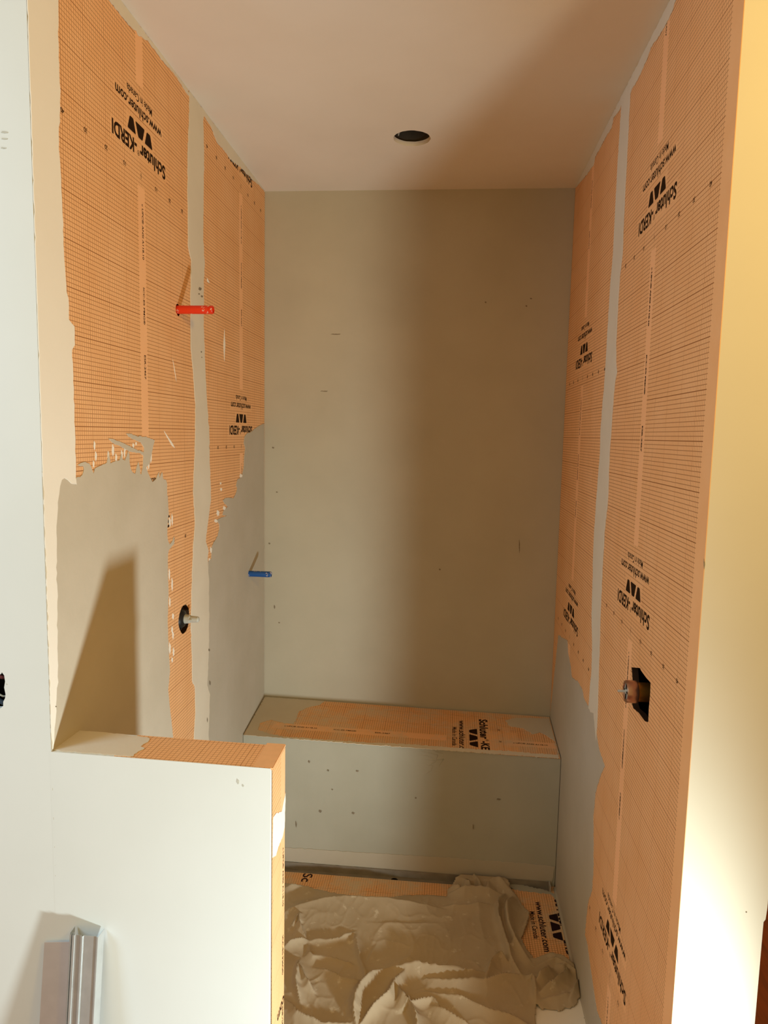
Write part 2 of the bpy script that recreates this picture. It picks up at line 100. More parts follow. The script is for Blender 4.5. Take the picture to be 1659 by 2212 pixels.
 'Bf_nicks': [[[0.3318, -1.4739], [0.3413, -1.4769], [0.3402, -1.4831], [0.3355, -1.4859], [0.3295, -1.4814]], [[0.4713, -1.4731], [0.4807, -1.4754], [0.4797, -1.4806], [0.475, -1.483], [0.4691, -1.4794]], [[1.0696, -1.3708], [1.0816, -1.3723], [1.0803, -1.3764], [1.0744, -1.3785], [1.0667, -1.3758]], [[0.2837, -1.2587], [0.29, -1.262], [0.2893, -1.2681], [0.2861, -1.2707], [0.2822, -1.2661]], [[0.4859, -1.288], [0.4953, -1.2898], [0.4942, -1.2939], [0.4896, -1.2958], [0.4837, -1.293]], [[0.3644, -1.294], [0.3707, -1.296], [0.3699, -1.3001], [0.3668, -1.3019], [0.3629, -1.299]], [[0.7324, -1.3884], [0.7386, -1.3904], [0.738, -1.3945], [0.7349, -1.3963], [0.731, -1.3933]], [[0.3836, -1.3771], [0.3883, -1.3786], [0.3878, -1.3817], [0.3854, -1.3831], [0.3825, -1.3808]], [[0.2316, -1.5307], [0.2348, -1.5391], [0.2346, -1.5537], [0.233, -1.5596], [0.2309, -1.5481]], [[0.9733, -1.4883], [0.9765, -1.4953], [0.9766, -1.5075], [0.9752, -1.5124], [0.973, -1.5029]]],
 'L_nicks': [[[0.9187, 0.5657], [0.9429, 0.567], [0.9397, 0.5605], [0.9275, 0.5557], [0.9126, 0.5574]], [[0.938, 0.5437], [0.9555, 0.5449], [0.9532, 0.5407], [0.9444, 0.5375], [0.9335, 0.5384]], [[0.9136, 0.5449], [0.9272, 0.5462], [0.9255, 0.5437], [0.9186, 0.5414], [0.9101, 0.5416]], [[0.932, 0.3631], [0.9425, 0.3626], [0.9411, 0.3594], [0.9358, 0.3576], [0.9293, 0.3592]], [[0.9372, 0.3449], [0.9443, 0.3443], [0.9433, 0.342], [0.9398, 0.3407], [0.9354, 0.342]], [[0.9857, -0.6648], [1.0011, -0.6726], [0.999, -0.677], [0.9913, -0.6766], [0.9818, -0.6696]], [[0.9944, -0.7847], [1.006, -0.794], [1.0044, -0.802], [0.9984, -0.8033], [0.9913, -0.7939]], [[0.9643, -0.9081], [0.9718, -0.9173], [0.9706, -0.9271], [0.9667, -0.9296], [0.9621, -0.9195]], [[0.0179, -0.4938], [0.022, -0.4964], [0.0214, -0.4977], [0.0193, -0.4975], [0.0167, -0.4952]]],
 'J_nicks': [[[1.3181, -0.1218], [1.3198, -0.1276], [1.3203, -0.1374], [1.3199, -0.1414], [1.3185, -0.1336]], [[1.4467, -0.83], [1.4489, -0.8307], [1.4487, -0.8322], [1.4477, -0.8329], [1.4463, -0.8318]], [[-0.0579, 0.6743], [-0.0457, 0.6728], [-0.0473, 0.6707], [-0.0535, 0.67], [-0.061, 0.6718]], [[-0.0578, 0.6619], [-0.0472, 0.6607], [-0.0486, 0.659], [-0.0539, 0.6584], [-0.0606, 0.6598]], [[-0.0598, 0.6447], [-0.0507, 0.6435], [-0.0519, 0.6418], [-0.0565, 0.6412], [-0.0622, 0.6426]], [[0.4082, -0.6221], [0.4129, -0.6254], [0.4123, -0.6316], [0.4099, -0.6342], [0.407, -0.6295]], [[0.4197, -0.6335], [0.4228, -0.6352], [0.4224, -0.6382], [0.4208, -0.6396], [0.4189, -0.6373]], [[-0.0942, -0.4435], [-0.0926, -0.4441], [-0.0928, -0.4451], [-0.0937, -0.4456], [-0.0947, -0.4448]]],
 'Bf_ripple': [[[0.743, -1.1892], [0.7812, -1.1947], [0.8194, -1.2042], [0.8107, -1.2306], [0.7828, -1.2524]], [[0.763, -1.2237], [0.8011, -1.2253], [0.8445, -1.2185], [0.8264, -1.2495]], [[0.7693, -1.2473], [0.8018, -1.2511], [0.7928, -1.2717], [0.7742, -1.287]], [[0.7903, -1.1782], [0.8191, -1.1903], [0.8438, -1.1947]], [[0.7493, -1.2087], [0.7759, -1.207], [0.8027, -1.2172]]],
}


# ------------------------------------------------------------------ material helpers
class NT:
    def __init__(s, name):
        s.m = bpy.data.materials.new(name)
        s.m.use_nodes = True
        s.t = s.m.node_tree
        s.b = s.t.nodes['Principled BSDF']
    def n(s, kind, **kw):
        x = s.t.nodes.new(kind)
        for k, v in kw.items():
            setattr(x, k, v)
        return x
    def l(s, a, b):
        s.t.links.new(a, b)
    def val(s, sock, v):
        if isinstance(v, bpy.types.NodeSocket):
            s.l(v, sock)
        else:
            sock.default_value = v
    def math(s, op, a, b=None, c=None, clamp=False):
        x = s.n('ShaderNodeMath', operation=op)
        x.use_clamp = clamp
        s.val(x.inputs[0], a)
        if b is not None: s.val(x.inputs[1], b)
        if c is not None: s.val(x.inputs[2], c)
        return x.outputs[0]
    def rng(s, v, a, b, c=0.0, d=1.0, smooth=False):
        x = s.n('ShaderNodeMapRange')
        x.interpolation_type = 'SMOOTHSTEP' if smooth else 'LINEAR'
        s.val(x.inputs['Value'], v)
        for i, q in zip(('From Min', 'From Max', 'To Min', 'To Max'), (a, b, c, d)):
            s.val(x.inputs[i], q)
        return x.outputs['Result']
    def mix(s, f, a, b, mode='MIX'):
        x = s.n('ShaderNodeMix', data_type='RGBA', blend_type=mode)
        s.val(x.inputs[0], f)
        for i, q in ((6, a), (7, b)):
            if isinstance(q, bpy.types.NodeSocket): s.l(q, x.inputs[i])
            else: x.inputs[i].default_value = (*q, 1) if len(q) == 3 else q
        return x.outputs[2]
    def noise(s, vec, scale, detail=3, rough=0.55):
        x = s.n('ShaderNodeTexNoise')
        x.inputs['Scale'].default_value = scale
        x.inputs['Detail'].default_value = detail
        x.inputs['Roughness'].default_value = rough
        if vec is not None: s.l(vec, x.inputs['Vector'])
        return x.outputs['Fac']
    def coord(s):
        return s.n('ShaderNodeTexCoord').outputs['Object']
    def bump(s, h, strength, dist=0.002):
        x = s.n('ShaderNodeBump')
        x.inputs['Strength'].default_value = strength
        x.inputs['Distance'].default_value = dist
        s.l(h, x.inputs['Height'])
        s.l(x.outputs['Normal'], s.b.inputs['Normal'])
    def base(s, c, rough=0.8, metal=0.0, spec=0.3):
        if isinstance(c, bpy.types.NodeSocket): s.l(c, s.b.inputs['Base Color'])
        else: s.b.inputs['Base Color'].default_value = (*c, 1)
        s.val(s.b.inputs['Roughness'], rough)
        s.b.inputs['Metallic'].default_value = metal
        s.b.inputs['Specular IOR Level'].default_value = spec

def rgb(r, g, b):
    f = lambda c: c / 12.92 if c <= 0.04045 else ((c + 0.055) / 1.055) ** 2.4
    return tuple(f(v / 255.0) for v in (r, g, b))

def plaster(name, c1, c2, scale=3.0, bump=0.25, rough=0.85, fine=90, spec=0.25):
    k = NT(name)
    co = k.coord()
    n1 = k.noise(co, scale, 4)
    n2 = k.noise(co, fine, 3)
    f = k.rng(n1, 0.3, 0.7)
    col = k.mix(f, c1, c2)
    k.base(col, rough, 0, spec)
    n3 = k.noise(co, scale * 4, 3)
    h = k.math('ADD', k.math('MULTIPLY', n2, 0.25), n3)
    k.bump(h, bump, 0.004)
    return k.m

def membrane(name, gx, gy, ac, v0, period, rot_strip=False, band=None, dust=0.0, base=(0, 0, 0), ox=0.0, oy=0.0, wv=0.6, wipe=0.16, strip_lo=0.163, strip_hi=0.906, lw=1.0):
    """orange fleece membrane with its printed centimetre grid; a/b are the two object axes."""
    k = NT(name)
    sep = k.n('ShaderNodeSeparateXYZ')
    co = k.coord()
    k.l(co, sep.inputs[0])
    a, b = sep.outputs[0], sep.outputs[1]
    def lines(c, g, off, half, halfheavy):
        t = k.math('DIVIDE', k.math('SUBTRACT', c, off), g)
        d = k.math('MULTIPLY', k.math('PINGPONG', t, 0.5), g)
        l1 = k.rng(d, half * 0.55, half * 1.5, 1, 0)
        d2 = k.math('MULTIPLY', k.math('PINGPONG', k.math('DIVIDE', t, 10.0), 0.5), g * 10)
        l2 = k.rng(d2, halfheavy * 0.6, halfheavy * 1.5, 1, 0)
        return l1, l2
    h1, h2 = lines(b, gy, oy, 0.00070 * lw, 0.00085 * lw)
    v1, v2 = lines(a, gx, ox, 0.00070 * lw, 0.00085 * lw)
    hl = k.math('MAXIMUM', k.math('MULTIPLY', h1, 0.78), h2)
    vl = k.math('MAXIMUM', k.math('MULTIPLY', v1, wv), k.math('MULTIPLY', v2, min(1.0, wv + 0.15)))
    ln = k.math('MAXIMUM', hl, vl)
    # plain centre strip and plain edge band
    u, w = (b, a) if rot_strip else (a, b)
    du = k.math('ABSOLUTE', k.math('SUBTRACT', u, ac))
    ph = k.math('MULTIPLY', k.math('FRACT', k.math('DIVIDE', k.math('SUBTRACT', w, v0), period)), period)
    in_u = k.math('LESS_THAN', du, 0.0205)
    in_w = k.math('MULTIPLY', k.math('GREATER_THAN', ph, strip_lo), k.math('LESS_THAN', ph, strip_hi))
    strip = k.math('MULTIPLY', in_u, in_w)
    clear = strip
    # cleared rows behind the lettering
    for lo, hi, hw in ((-0.024, 0.024, wipe + 0.008), (0.024, 0.072, 0.082), (0.080, 0.110, wipe - 0.015), (0.116, 0.138, 0.082)):
        ph2 = k.math('SUBTRACT', k.math('MULTIPLY', k.math('FRACT', k.math('DIVIDE', k.math('ADD', k.math('SUBTRACT', w, v0), 0.03), period)), period), 0.03)
        r = k.math('MULTIPLY', k.math('MULTIPLY', k.math('GREATER_THAN', ph2, lo), k.math('LESS_THAN', ph2, hi)), k.math('LESS_THAN', du, hw))
        clear = k.math('MAXIMUM', clear, k.math('MULTIPLY', r, 0.6))
    if band:
        clear = k.math('MAXIMUM', clear, k.math('GREATER_THAN', a, band) if band < 0 else k.math('LESS_THAN', a, band))
    ln = k.math('MULTIPLY', ln, k.math('SUBTRACT', 1.0, clear))
    n1 = k.noise(co, 7, 4)
    n2 = k.noise(co, 260, 2)
    c0 = k.mix(k.rng(n1, 0.3, 0.7), ORANGE1, ORANGE2)
    c0 = k.mix(k.math('MULTIPLY', strip, 0.35), c0, rgb(248, 192, 150))
    c1 = k.mix(ln, c0, INK)
    if dust > 0:
        nd = k.noise(co, 5.5, 5, 0.62)
        nd2 = k.noise(co, 60, 3)
        f = k.math('MULTIPLY', k.rng(k.math('ADD', nd, k.math('MULTIPLY', nd2, 0.25)), 0.56, 0.80), dust, clamp=True)
        c1 = k.mix(f, c1, rgb(205, 190, 165))
    k.base(c1, 0.9, 0, 0.15)
    k.bump(n2, 0.12, 0.001)
    return k.m

ORANGE1, ORANGE2, INK = rgb(243, 192, 142), rgb(238, 183, 130), rgb(140, 88, 48)

M = {}
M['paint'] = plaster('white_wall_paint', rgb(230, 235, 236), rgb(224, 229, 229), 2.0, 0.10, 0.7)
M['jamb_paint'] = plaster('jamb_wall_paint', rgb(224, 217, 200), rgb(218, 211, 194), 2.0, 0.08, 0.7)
M['ceiling'] = plaster('ceiling_primer', rgb(238, 231, 220), rgb(232, 224, 212), 2.2, 0.12, 0.85)
M['skim'] = plaster('grey_skim_coat', rgb(190, 184, 168), rgb(182, 176, 160), 3.0, 0.22, 0.75)
M['thinset'] = plaster('grey_thinset', rgb(205, 196, 180), rgb(196, 187, 170), 4.0, 0.25, 0.8)
M['thinset_dark'] = plaster('drier_grey_thinset', rgb(190, 182, 168), rgb(182, 174, 158), 4.0, 0.25, 0.8)
M['compound'] = plaster('cream_joint_compound', rgb(246, 242, 234), rgb(242, 237, 227), 3.0, 0.18, 0.8)
M['seam'] = plaster('pale_seam_filler', rgb(222, 214, 198), rgb(216, 207, 190), 5.0, 0.2, 0.8)
M['bench_skim'] = plaster('bench_skim_coat', rgb(180, 178, 166), rgb(170, 168, 155), 3.0, 0.25, 0.75)

def simple(name, c, rough=0.5, metal=0.0, spec=0.4, var=0.12, scale=40, bump=0.0):
    k = NT(name)
    co = k.coord()
    n1 = k.noise(co, scale, 4)
    c2 = tuple(v * (1 - var) for v in c)
    k.base(k.mix(k.rng(n1, 0.35, 0.65), c, c2), rough, metal, spec)
    if bump: k.bump(n1, bump, 0.001)
    return k.m

M['ink'] = simple('black_print', rgb(44, 26, 10), 0.8, 0, 0.1)
M['ink_blue'] = simple('violet_print', rgb(44, 28, 32), 0.8, 0, 0.1)
M['black'] = simple('black_void', rgb(18, 15, 12), 0.9, 0, 0.1)
M['black_plastic'] = simple('black_plastic', rgb(26, 27, 28), 0.4, 0, 0.4)
M['steel'] = simple('galvanised_steel', rgb(200, 204, 206), 0.36, 0.45, 0.5, 0.10, 25)
M['steel_dark'] = simple('dull_channel_steel', rgb(158, 150, 138), 0.5, 0.35, 0.5, 0.2, 20)
M['chrome'] = simple('nickel', rgb(200, 192, 184), 0.25, 1.0, 0.5, 0.1, 30)
M['rose_steel'] = simple('rosy_metal_collar', rgb(190, 150, 130), 0.3, 0.9, 0.5, 0.15, 30)
M['brass'] = simple('dull_brass', rgb(180, 130, 60), 0.35, 0.9, 0.5, 0.3, 30)
M['grey_plastic'] = simple('grey_plastic', rgb(190, 192, 186), 0.45, 0, 0.4)
M['can'] = simple('can_light_metal', rgb(120, 110, 95), 0.5, 0.5, 0.4, 0.3, 12)
M['gypsum'] = simple('cut_gypsum_edge', rgb(226, 220, 205), 0.9, 0, 0.1)
M['cavity'] = simple('dark_framing_wood', rgb(60, 42, 28), 0.9, 0, 0.1)

def splashed(name, c, rough=0.35):
    k = NT(name)
    co = k.coord()
    nd = k.noise(co, 60, 4, 0.65)
    f = k.rng(nd, 0.60, 0.66)
    k.base(k.mix(f, c, rgb(225, 205, 190)), rough, 0, 0.5)
    return k.m
M['red'] = splashed('red_pipe_plastic', rgb(226, 52, 14))
M['blue'] = splashed('blue_pipe_plastic', rgb(12, 78, 150))

def canvas():
    k = NT('beige_canvas')
    co = k.coord()
    n1 = k.noise(co, 4, 4)
    n2 = k.noise(co, 26, 5, 0.6)
    c = k.mix(k.rng(n1, 0.35, 0.65), rgb(192, 176, 152), rgb(180, 163, 138))
    c = k.mix(k.rng(n2, 0.62, 0.78), c, rgb(226, 216, 196))
    k.base(c, 0.95, 0, 0.1)
    n3 = k.noise(co, 500, 2)
    k.bump(k.math('ADD', n3, n2), 0.25, 0.0015)
    return k.m
M['canvas'] = canvas()

def wood_floor():
    k = NT('red_brown_wood')
    co = k.coord()
    mp = k.n('ShaderNodeMapping')
    mp.inputs['Scale'].default_value = (14, 1.2, 1)
    k.l(co, mp.inputs['Vector'])
    n1 = k.noise(mp.outputs[0], 4, 5)
    k.base(k.mix(k.rng(n1, 0.3, 0.7), rgb(150, 66, 26), rgb(110, 44, 18)), 0.4, 0, 0.4)
    return k.m
M['wood'] = wood_floor()

# ------------------------------------------------------------------ geometry helpers
PL = {  # plane frames: origin, a axis, b axis (normal = a x b)
    'L': ((0, 0, 0), (0, 1, 0), (0, 0, 1)),
    'R': ((W, 0, 0), (0, -1, 0), (0, 0, 1)),
    'B': ((0, D, 0), (1, 0, 0), (0, 0, 1)),
    'F': ((0, 0, 0), (1, 0, 0), (0, 0, 1)),
    'BF': ((0, YB, 0), (1, 0, 0), (0, 0, 1)),
    'FL': ((0, 0, ZF), (1, 0, 0), (0, 1, 0)),
    'C': ((0, 0, H), (1, 0, 0), (0, -1, 0)),
    'PT': ((0, 0, HP), (1, 0, 0), (0, 1, 0)),
    'PE': ((WP, 0, 0), (0, 1, 0), (0, 0, 1)),
}
bp = DATA['bench_plane']
PL['BT'] = ((0, 0, bp[2]), (1, 0, bp[0]), (0, 1, bp[1]))

def frame(p, lift=0.0):
    o, a, b = (Vector(v) for v in PL[p])
    a = a.normalized()
    n = a.cross(b).normalized()
    b = n.cross(a).normalized()
    m = Matrix((a, b, n)).transposed().to_4x4()
    m.translation = o + n * lift
    return m

def tag(o, label=None, cat=None, group=None, kind=None):
    if label: o['label'] = label
    if cat: o['category'] = cat
    if group: o['group'] = group
    if kind: o['kind'] = kind
    return o

def link(name, me, mat, parent=None, mw=None):
    o = bpy.data.objects.new(name, me)
    COL.objects.link(o)
    if mat is not None:
        me.materials.clear()
        me.materials.append(mat)
    if mw is not None:
        o.matrix_world = mw
    if parent is not None:
        o.parent = parent
        o.matrix_parent_inverse = parent.matrix_basis.inverted() if parent.parent is None else (parent.parent.matrix_basis @ parent.matrix_parent_inverse @ parent.matrix_basis).inverted()
    return o

def from_bm(name, bm, mat, parent=None, mw=None, smooth=False):
    bmesh.ops.recalc_face_normals(bm, faces=bm.faces)
    me = bpy.data.meshes.new(name)
    bm.to_mesh(me)
    bm.free()
    if smooth:
        for f in me.polygons: f.use_smooth = True
    return link(name, me, mat, parent, mw)

def box_bm(bm, x0, x1, y0, y1, z0, z1):
    vs = [bm.verts.new((x, y, z)) for x in (x0, x1) for y in (y0, y1) for z in (z0, z1)]
    for f in ((0, 1, 3, 2), (4, 6, 7, 5), (0, 4, 5, 1), (2, 3, 7, 6), (0, 2, 6, 4), (1, 5, 7, 3)):
        bm.faces.new([vs[i] for i in f])

def box(name, x0, x1, y0, y1, z0, z1, mat, parent=None, bevel=0.0):
    bm = bmesh.new()
    box_bm(bm, x0, x1, y0, y1, z0, z1)
    if bevel:
        bmesh.ops.bevel(bm, geom=bm.edges[:], offset=bevel, segments=2, affect='EDGES')
    return from_bm(name, bm, mat, parent)

def poly_mesh(name, loops, half=0.0, bevel=0.0):
    """flat sheet with holes from closed outlines, thickness 2*half"""
    cu = bpy.data.curves.new(name, 'CURVE')
    cu.dimensions = '2D'
    cu.fill_mode = 'BOTH'
    cu.extrude = half
    cu.bevel_depth = bevel
    cu.bevel_resolution = 1
    for lp in loops:
        sp = cu.splines.new('POLY')
        sp.points.add(len(lp) - 1)
        for p, q in zip(sp.points, lp):
            p.co = (q[0], q[1], 0, 1)
        sp.use_cyclic_u = True
    t = bpy.data.objects.new('tmp', cu)
    me = bpy.data.meshes.new_from_object(t)
    bpy.data.objects.remove(t)
    bpy.data.curves.remove(cu)
    me.name = name
    return me

def sheet(name, plane, loops, lift, half, mat, parent=None, bevel=0.0):
    return link(name, poly_mesh(name, loops, half, bevel), mat, parent, frame(plane, lift))

def rag(pts, amp=0.0018, step=0.007, seed=0):
    rnd = random.Random(seed)
    out = []
    n = len(pts)
    for i in range(n):
        p, q = Vector(pts[i]).to_2d(), Vector(pts[(i + 1) % n]).to_2d()
        d = (q - p)
        L = d.length
        k = min(200, max(1, int(L / step)))
        nn = Vector((-d.y, d.x)).normalized() if L > 1e-6 else Vector((0, 0))
        for j in range(k):
            t = j / k
            out.append(p + d * t + (nn * rnd.gauss(0, amp) if j else Vector((0, 0))))
    return [(v.x, v.y) for v in out]

def circle(cx, cy, r, n=28, amp=0.0, seed=1):
    rnd = random.Random(seed)
    return [(cx + (r + rnd.uniform(-amp, amp)) * math.cos(2 * math.pi * i / n), cy + (r + rnd.uniform(-amp, amp)) * math.sin(2 * math.pi * i / n)) for i in range(n)]

def rect(a0, a1, b0, b1):
    return [(a0, b0), (a1, b0), (a1, b1), (a0, b1)]

def lathe(name, prof, mat, parent=None, mw=None, seg=32, smooth=True):
    bm = bmesh.new()
    rings = []
    for r, z in prof:
        if r < 1e-6:
            rings.append([bm.verts.new((0, 0, z))])
        else:
            rings.append([bm.verts.new((r * math.cos(2 * math.pi * i / seg), r * math.sin(2 * math.pi * i / seg), z)) for i in range(seg)])
    for A, B in zip(rings, rings[1:]):
        for i in range(seg):
            j = (i + 1) % seg
            if len(A) == 1 and len(B) == 1: continue
            if len(A) == 1: bm.faces.new((A[0], B[i], B[j]))
            elif len(B) == 1: bm.faces.new((A[i], A[j], B[0]))
            else: bm.faces.new((A[i], A[j], B[j], B[i]))
    o = from_bm(name, bm, mat, parent, mw)
    if smooth:
        for f in o.data.polygons: f.use_smooth = True
        try:
            o.data.set_sharp_from_angle(angle=math.radians(35))
        except Exception:
            pass
    return o

def tube(name, pts, r, mat, parent=None, seg=10):
    bm = bmesh.new()
    P = [Vector(p) for p in pts]
    rings = []
    for i, p in enumerate(P):
        d = (P[min(i + 1, len(P) - 1)] - P[max(i - 1, 0)]).normalized()
        u = d.orthogonal().normalized() if i == 0 else (rings_u - d * rings_u.dot(d)).normalized()
        rings_u = u
        v = d.cross(u)
        rr = r[i] if isinstance(r, (list, tuple)) else r
        rings.append([bm.verts.new(p + u * rr * math.cos(2 * math.pi * k / seg) + v * rr * math.sin(2 * math.pi * k / seg)) for k in range(seg)])
    for A, B in zip(rings, rings[1:]):
        for k in range(seg):
            bm.faces.new((A[k], A[(k + 1) % seg], B[(k + 1) % seg], B[k]))
    bm.faces.new(rings[0][::-1])
    bm.faces.new(rings[-1])
    return from_bm(name, bm, mat, parent, smooth=True)

# ------------------------------------------------------------------ printed lettering
_tc = {}
def text_me(s, width, height, bold=0.0):
    """triangulated lettering centred on 0,0 and fitted to width x cap height"""
    key = (s, width, height, bold)
    if key in _tc: return _tc[key]
    cu = bpy.data.curves.new('t', 'FONT')
    cu.body = s
    cu.resolution_u = 3
    cu.offset = bold
    cu.align_x = 'LEFT'
    t = bpy.data.objects.new('t', cu)
    me = bpy.data.meshes.new_from_object(t)
    bpy.data.objects.remove(t)
    bpy.data.curves.remove(cu)
    xs = [v.co.x for v in me.vertices]
    ys = [v.co.y for v in me.vertices]
    x0, x1, y1 = min(xs), max(xs), max(ys)
    sx = width / (x1 - x0)
    sy = height / y1
    vs = [((v.co.x - (x0 + x1) / 2) * sx, (v.co.y - y1 / 2) * sy) for v in me.vertices]
    fs = [tuple(p.vertices) for p in me.polygons]
    bpy.data.meshes.remove(me)
    _tc[key] = (vs, fs)
    return _tc[key]

class Print:
    def __init__(s): s.v, s.f = [], []
    def add(s, vf, cx, cy, rot=0.0, keep=None):
        v, f = vf
        c, n = math.cos(rot), math.sin(rot)
        V = [(cx + x * c - y * n, cy + x * n + y * c) for x, y in v]
        base = len(s.v)
        if keep is not None:
            f = [q for q in f if all(keep(*V[i]) for i in q)]
        s.v += V
        s.f += [tuple(base + i for i in q) for q in f]
    def poly(s, pts, cx, cy, rot=0.0, keep=None):
        s.add((pts, [tuple(range(len(pts)))]), cx, cy, rot, keep)
    def build(s, name, plane, lift, mat, parent):
        if not s.f: return None
        me = bpy.data.meshes.new(name)
        me.from_pydata([(x, y, 0) for x, y in s.v], [], s.f)
        return link(name, me, mat, parent, frame(plane, lift))

def rounded(pts, r=0.004, k=3):
    out = []
    n = len(pts)
    for i in range(n):
        p0, p, p1 = (Vector(pts[j % n]) for j in (i - 1, i, i + 1))
        a = p + (p0 - p).normalized() * r
        b = p + (p1 - p).normalized() * r
        for j in range(k + 1):
            t = j / k
            q = a.lerp(p, t).lerp(p.lerp(b, t), t)
            out.append((q.x, q.y))
    return out

TRAPS = [rounded(q) for q in (
    [(-0.075, 0.017), (-0.026, 0.017), (-0.040, -0.017), (-0.061, -0.017)],
    [(-0.012, 0.017), (0.013, 0.017), (0.029, -0.017), (-0.026, -0.017)],
    [(0.027, 0.017), (0.075, 0.017), (0.061, -0.017), (0.041, -0.017)])]

def logo_block(P, a, b, rot, w=1.0, keep=None, sx=1.0):
    """upright frame: product line on top, three-trapezoid emblem, web line, origin line below"""
    c, s = math.cos(rot), math.sin(rot)
    def at(x, y): return a + x * c - y * s, b + x * s + y * c
    P.add(text_me('Schluter', 0.166 * sx, 0.036, 0.032), *at(-0.078 * sx, 0), rot, keep)
    P.add(text_me('\u00ae', 0.013 * sx, 0.013, 0.0), *at(0.014 * sx, 0.009), rot, keep)
    P.add(text_me('-KERDI', 0.136 * sx, 0.034, 0.034), *at(0.091 * sx, 0.0), rot, keep)
    for t in TRAPS:
        P.poly([(x * sx, y) for x, y in t], *at(0, -0.048), rot, keep)
    P.add(text_me('www.schluter.com', 0.276 * sx, 0.025, 0.022), *at(0, -0.095), rot, keep)
    P.add(text_me('Made in Canada', 0.150 * sx, 0.019, 0.012), *at(0, -0.127), rot, keep)

def ruler(P, a, b, rot, step, n0, n1, keep=None):
    c, s = math.cos(rot), math.sin(rot)
    for i in range(n0, n1 + 1):
        t = '|' if i == 0 else str(abs(i) * 10)
        w = 0.0025 if i == 0 else 0.0135
        x = i * step
        P.add(text_me(t, w, 0.0105, 0.012), a + x * c - 0.063 * -s, b + x * s + 0.063 * c, rot, keep)

def strip_text(P, a, b, rot, keep=None):
    """certification line printed along the plain centre strip; a,b is its start, rot its reading direction"""
    c, s = math.cos(rot), math.sin(rot)
    for t, p0, p1 in (('c UPC\u00ae ANSI A118.10', 0.041, 0.183), ('ICC-ES PMG\u00ae', 0.256, 0.353), ('ESR-2467', 0.434, 0.498)):
        m = (p0 + p1) / 2
        P.add(text_me(t, p1 - p0, 0.0095, 0.012), a + m * c, b + m * s, rot, keep)

# ================================================================== STRUCTURE
HT = H + 0.25
GX, GY = 0.00954, 0.00999
PER = 0.9955
RP = (0.7426, 0.4632)      # red pipe, left wall
BPp = (1.4972, -0.4956)    # blue pipe
VL = (0.765, -0.499)       # left valve

wall_left = sheet('wall_left', 'L', [rect(0.0152, D + 0.1, ZF - 0.05, HT), circle(*RP, 0.0185, 18, 0.002, 3), circle(*BPp, 0.0175, 18, 0.0015, 4), circle(*VL, 0.047, 22, 0.002, 5)], -0.0085, 0.008, M['cavity'])
tag(wall_left, 'left shower wall of orange membrane under grey thinset smears', 'wall', kind='structure')
SEAM_L = 0.885
def in_rect(a0, a1, b0, b1): return lambda a, b: a0 <= a <= a1 and b0 <= b <= b1
M['memL1'] = membrane('orange_membrane_left_front', GX, GY, 0.498, 0.825, PER, oy=0.005, ox=0.498)
M['memL2'] = membrane('orange_membrane_left_back', GX, GY, 1.394, 0.105, PER, oy=0.0095, ox=1.394)
m1 = sheet('membrane_sheet', 'L', [rect(0.004, SEAM_L, ZF, H), circle(*RP, 0.0175, 18, 0.002, 3), circle(*VL, 0.046, 22, 0.002, 5)], 0.0, 0.0004, M['memL1'], wall_left)
m2 = sheet('membrane_sheet', 'L', [rect(SEAM_L, D - 0.001, ZF, H), circle(*BPp, 0.0168, 18, 0.0015, 4)], 0.0, 0.0004, M['memL2'], wall_left)
for o in (m1, m2): o['label'] = 'orange waterproofing membrane with printed grid and upside-down lettering'
for sh, ac, kz, z0, z1, a0, a1 in ((m1, 0.498, (0.825, -0.1705), -0.3, H, 0.01, SEAM_L), (m2, 1.394, (1.1005, 0.105), -0.1, H, SEAM_L, D - 0.004)):
    P = Print()
    kp = in_rect(a0, a1, z0, z1 - 0.002)
    for kzz in kz:
        logo_block(P, ac, kzz, math.pi, keep=kp, sx=1.0 if ac < 1 else 0.97)
        ruler(P, ac, kzz, math.pi, 0.0954, -4, 4, kp)
        strip_text(P, ac + 0.006, kzz - 0.09, -math.pi / 2, kp)
        strip_text(P, ac + 0.006, kzz - 0.09 + PER, -math.pi / 2, kp)
    P.build('printed_lettering', 'L', 0.0007, M['ink'], sh)

def clampL(pts): return [(min(max(a, 0.0005), D - 0.0015), min(max(b, ZF + 0.001), H - 0.0005)) for a, b in pts]
def smear(name, plane, pts, lift, half, mat, parent, amp=0.0015, step=0.008, seed=1, label=None, bevel=0.0006, clamp=None):
    if clamp: pts = clamp([tuple(p) for p in pts])
    q = rag(pts, amp, step, seed)
    if clamp: q = clamp(q)
    d = []
    for i, p in enumerate(q):                       # drop repeated points, keep straight runs slightly bowed for the filler
        p = (p[0] + 4e-5 * math.sin(i * 1.7), p[1] + 4e-5 * math.cos(i * 2.3))
        if not d or math.hypot(p[0] - d[-1][0], p[1] - d[-1][1]) > 4e-4: d.append(p)
    q = d
    o = sheet(name, plane, [q], lift, half, mat, parent, bevel)
    if label: o['label'] = label
    return o
dv = 0.0012
smear('thinset_smear', 'L', DATA['L_grey'], 0.0010, 0.0004, M['thinset'], wall_left, 0.0007, 0.006, 11, 'grey thinset coat with torn upper edge', clamp=clampL)
smear('corner_compound', 'L', DATA['L_front_strip'], 0.0018, 0.0006, M['compound'], wall_left, 0.0012, 0.012, 12, 'cream joint compound along the front corner', clamp=clampL)
smear('thinset_smear', 'L', DATA['L_back_grey'], 0.0010, 0.0004, M['thinset_dark'], wall_left, 0.0010, 0.006, 13, 'drier grey thinset coat towards the back corner', clamp=clampL)
smear('seam_filler', 'L', DATA['L_seam'], 0.0018, 0.0007, M['seam'], wall_left, 0.0016, 0.012, 14, 'pale filler over the sheet seam', clamp=clampL)
lc = DATA['L_ceil'][:27]
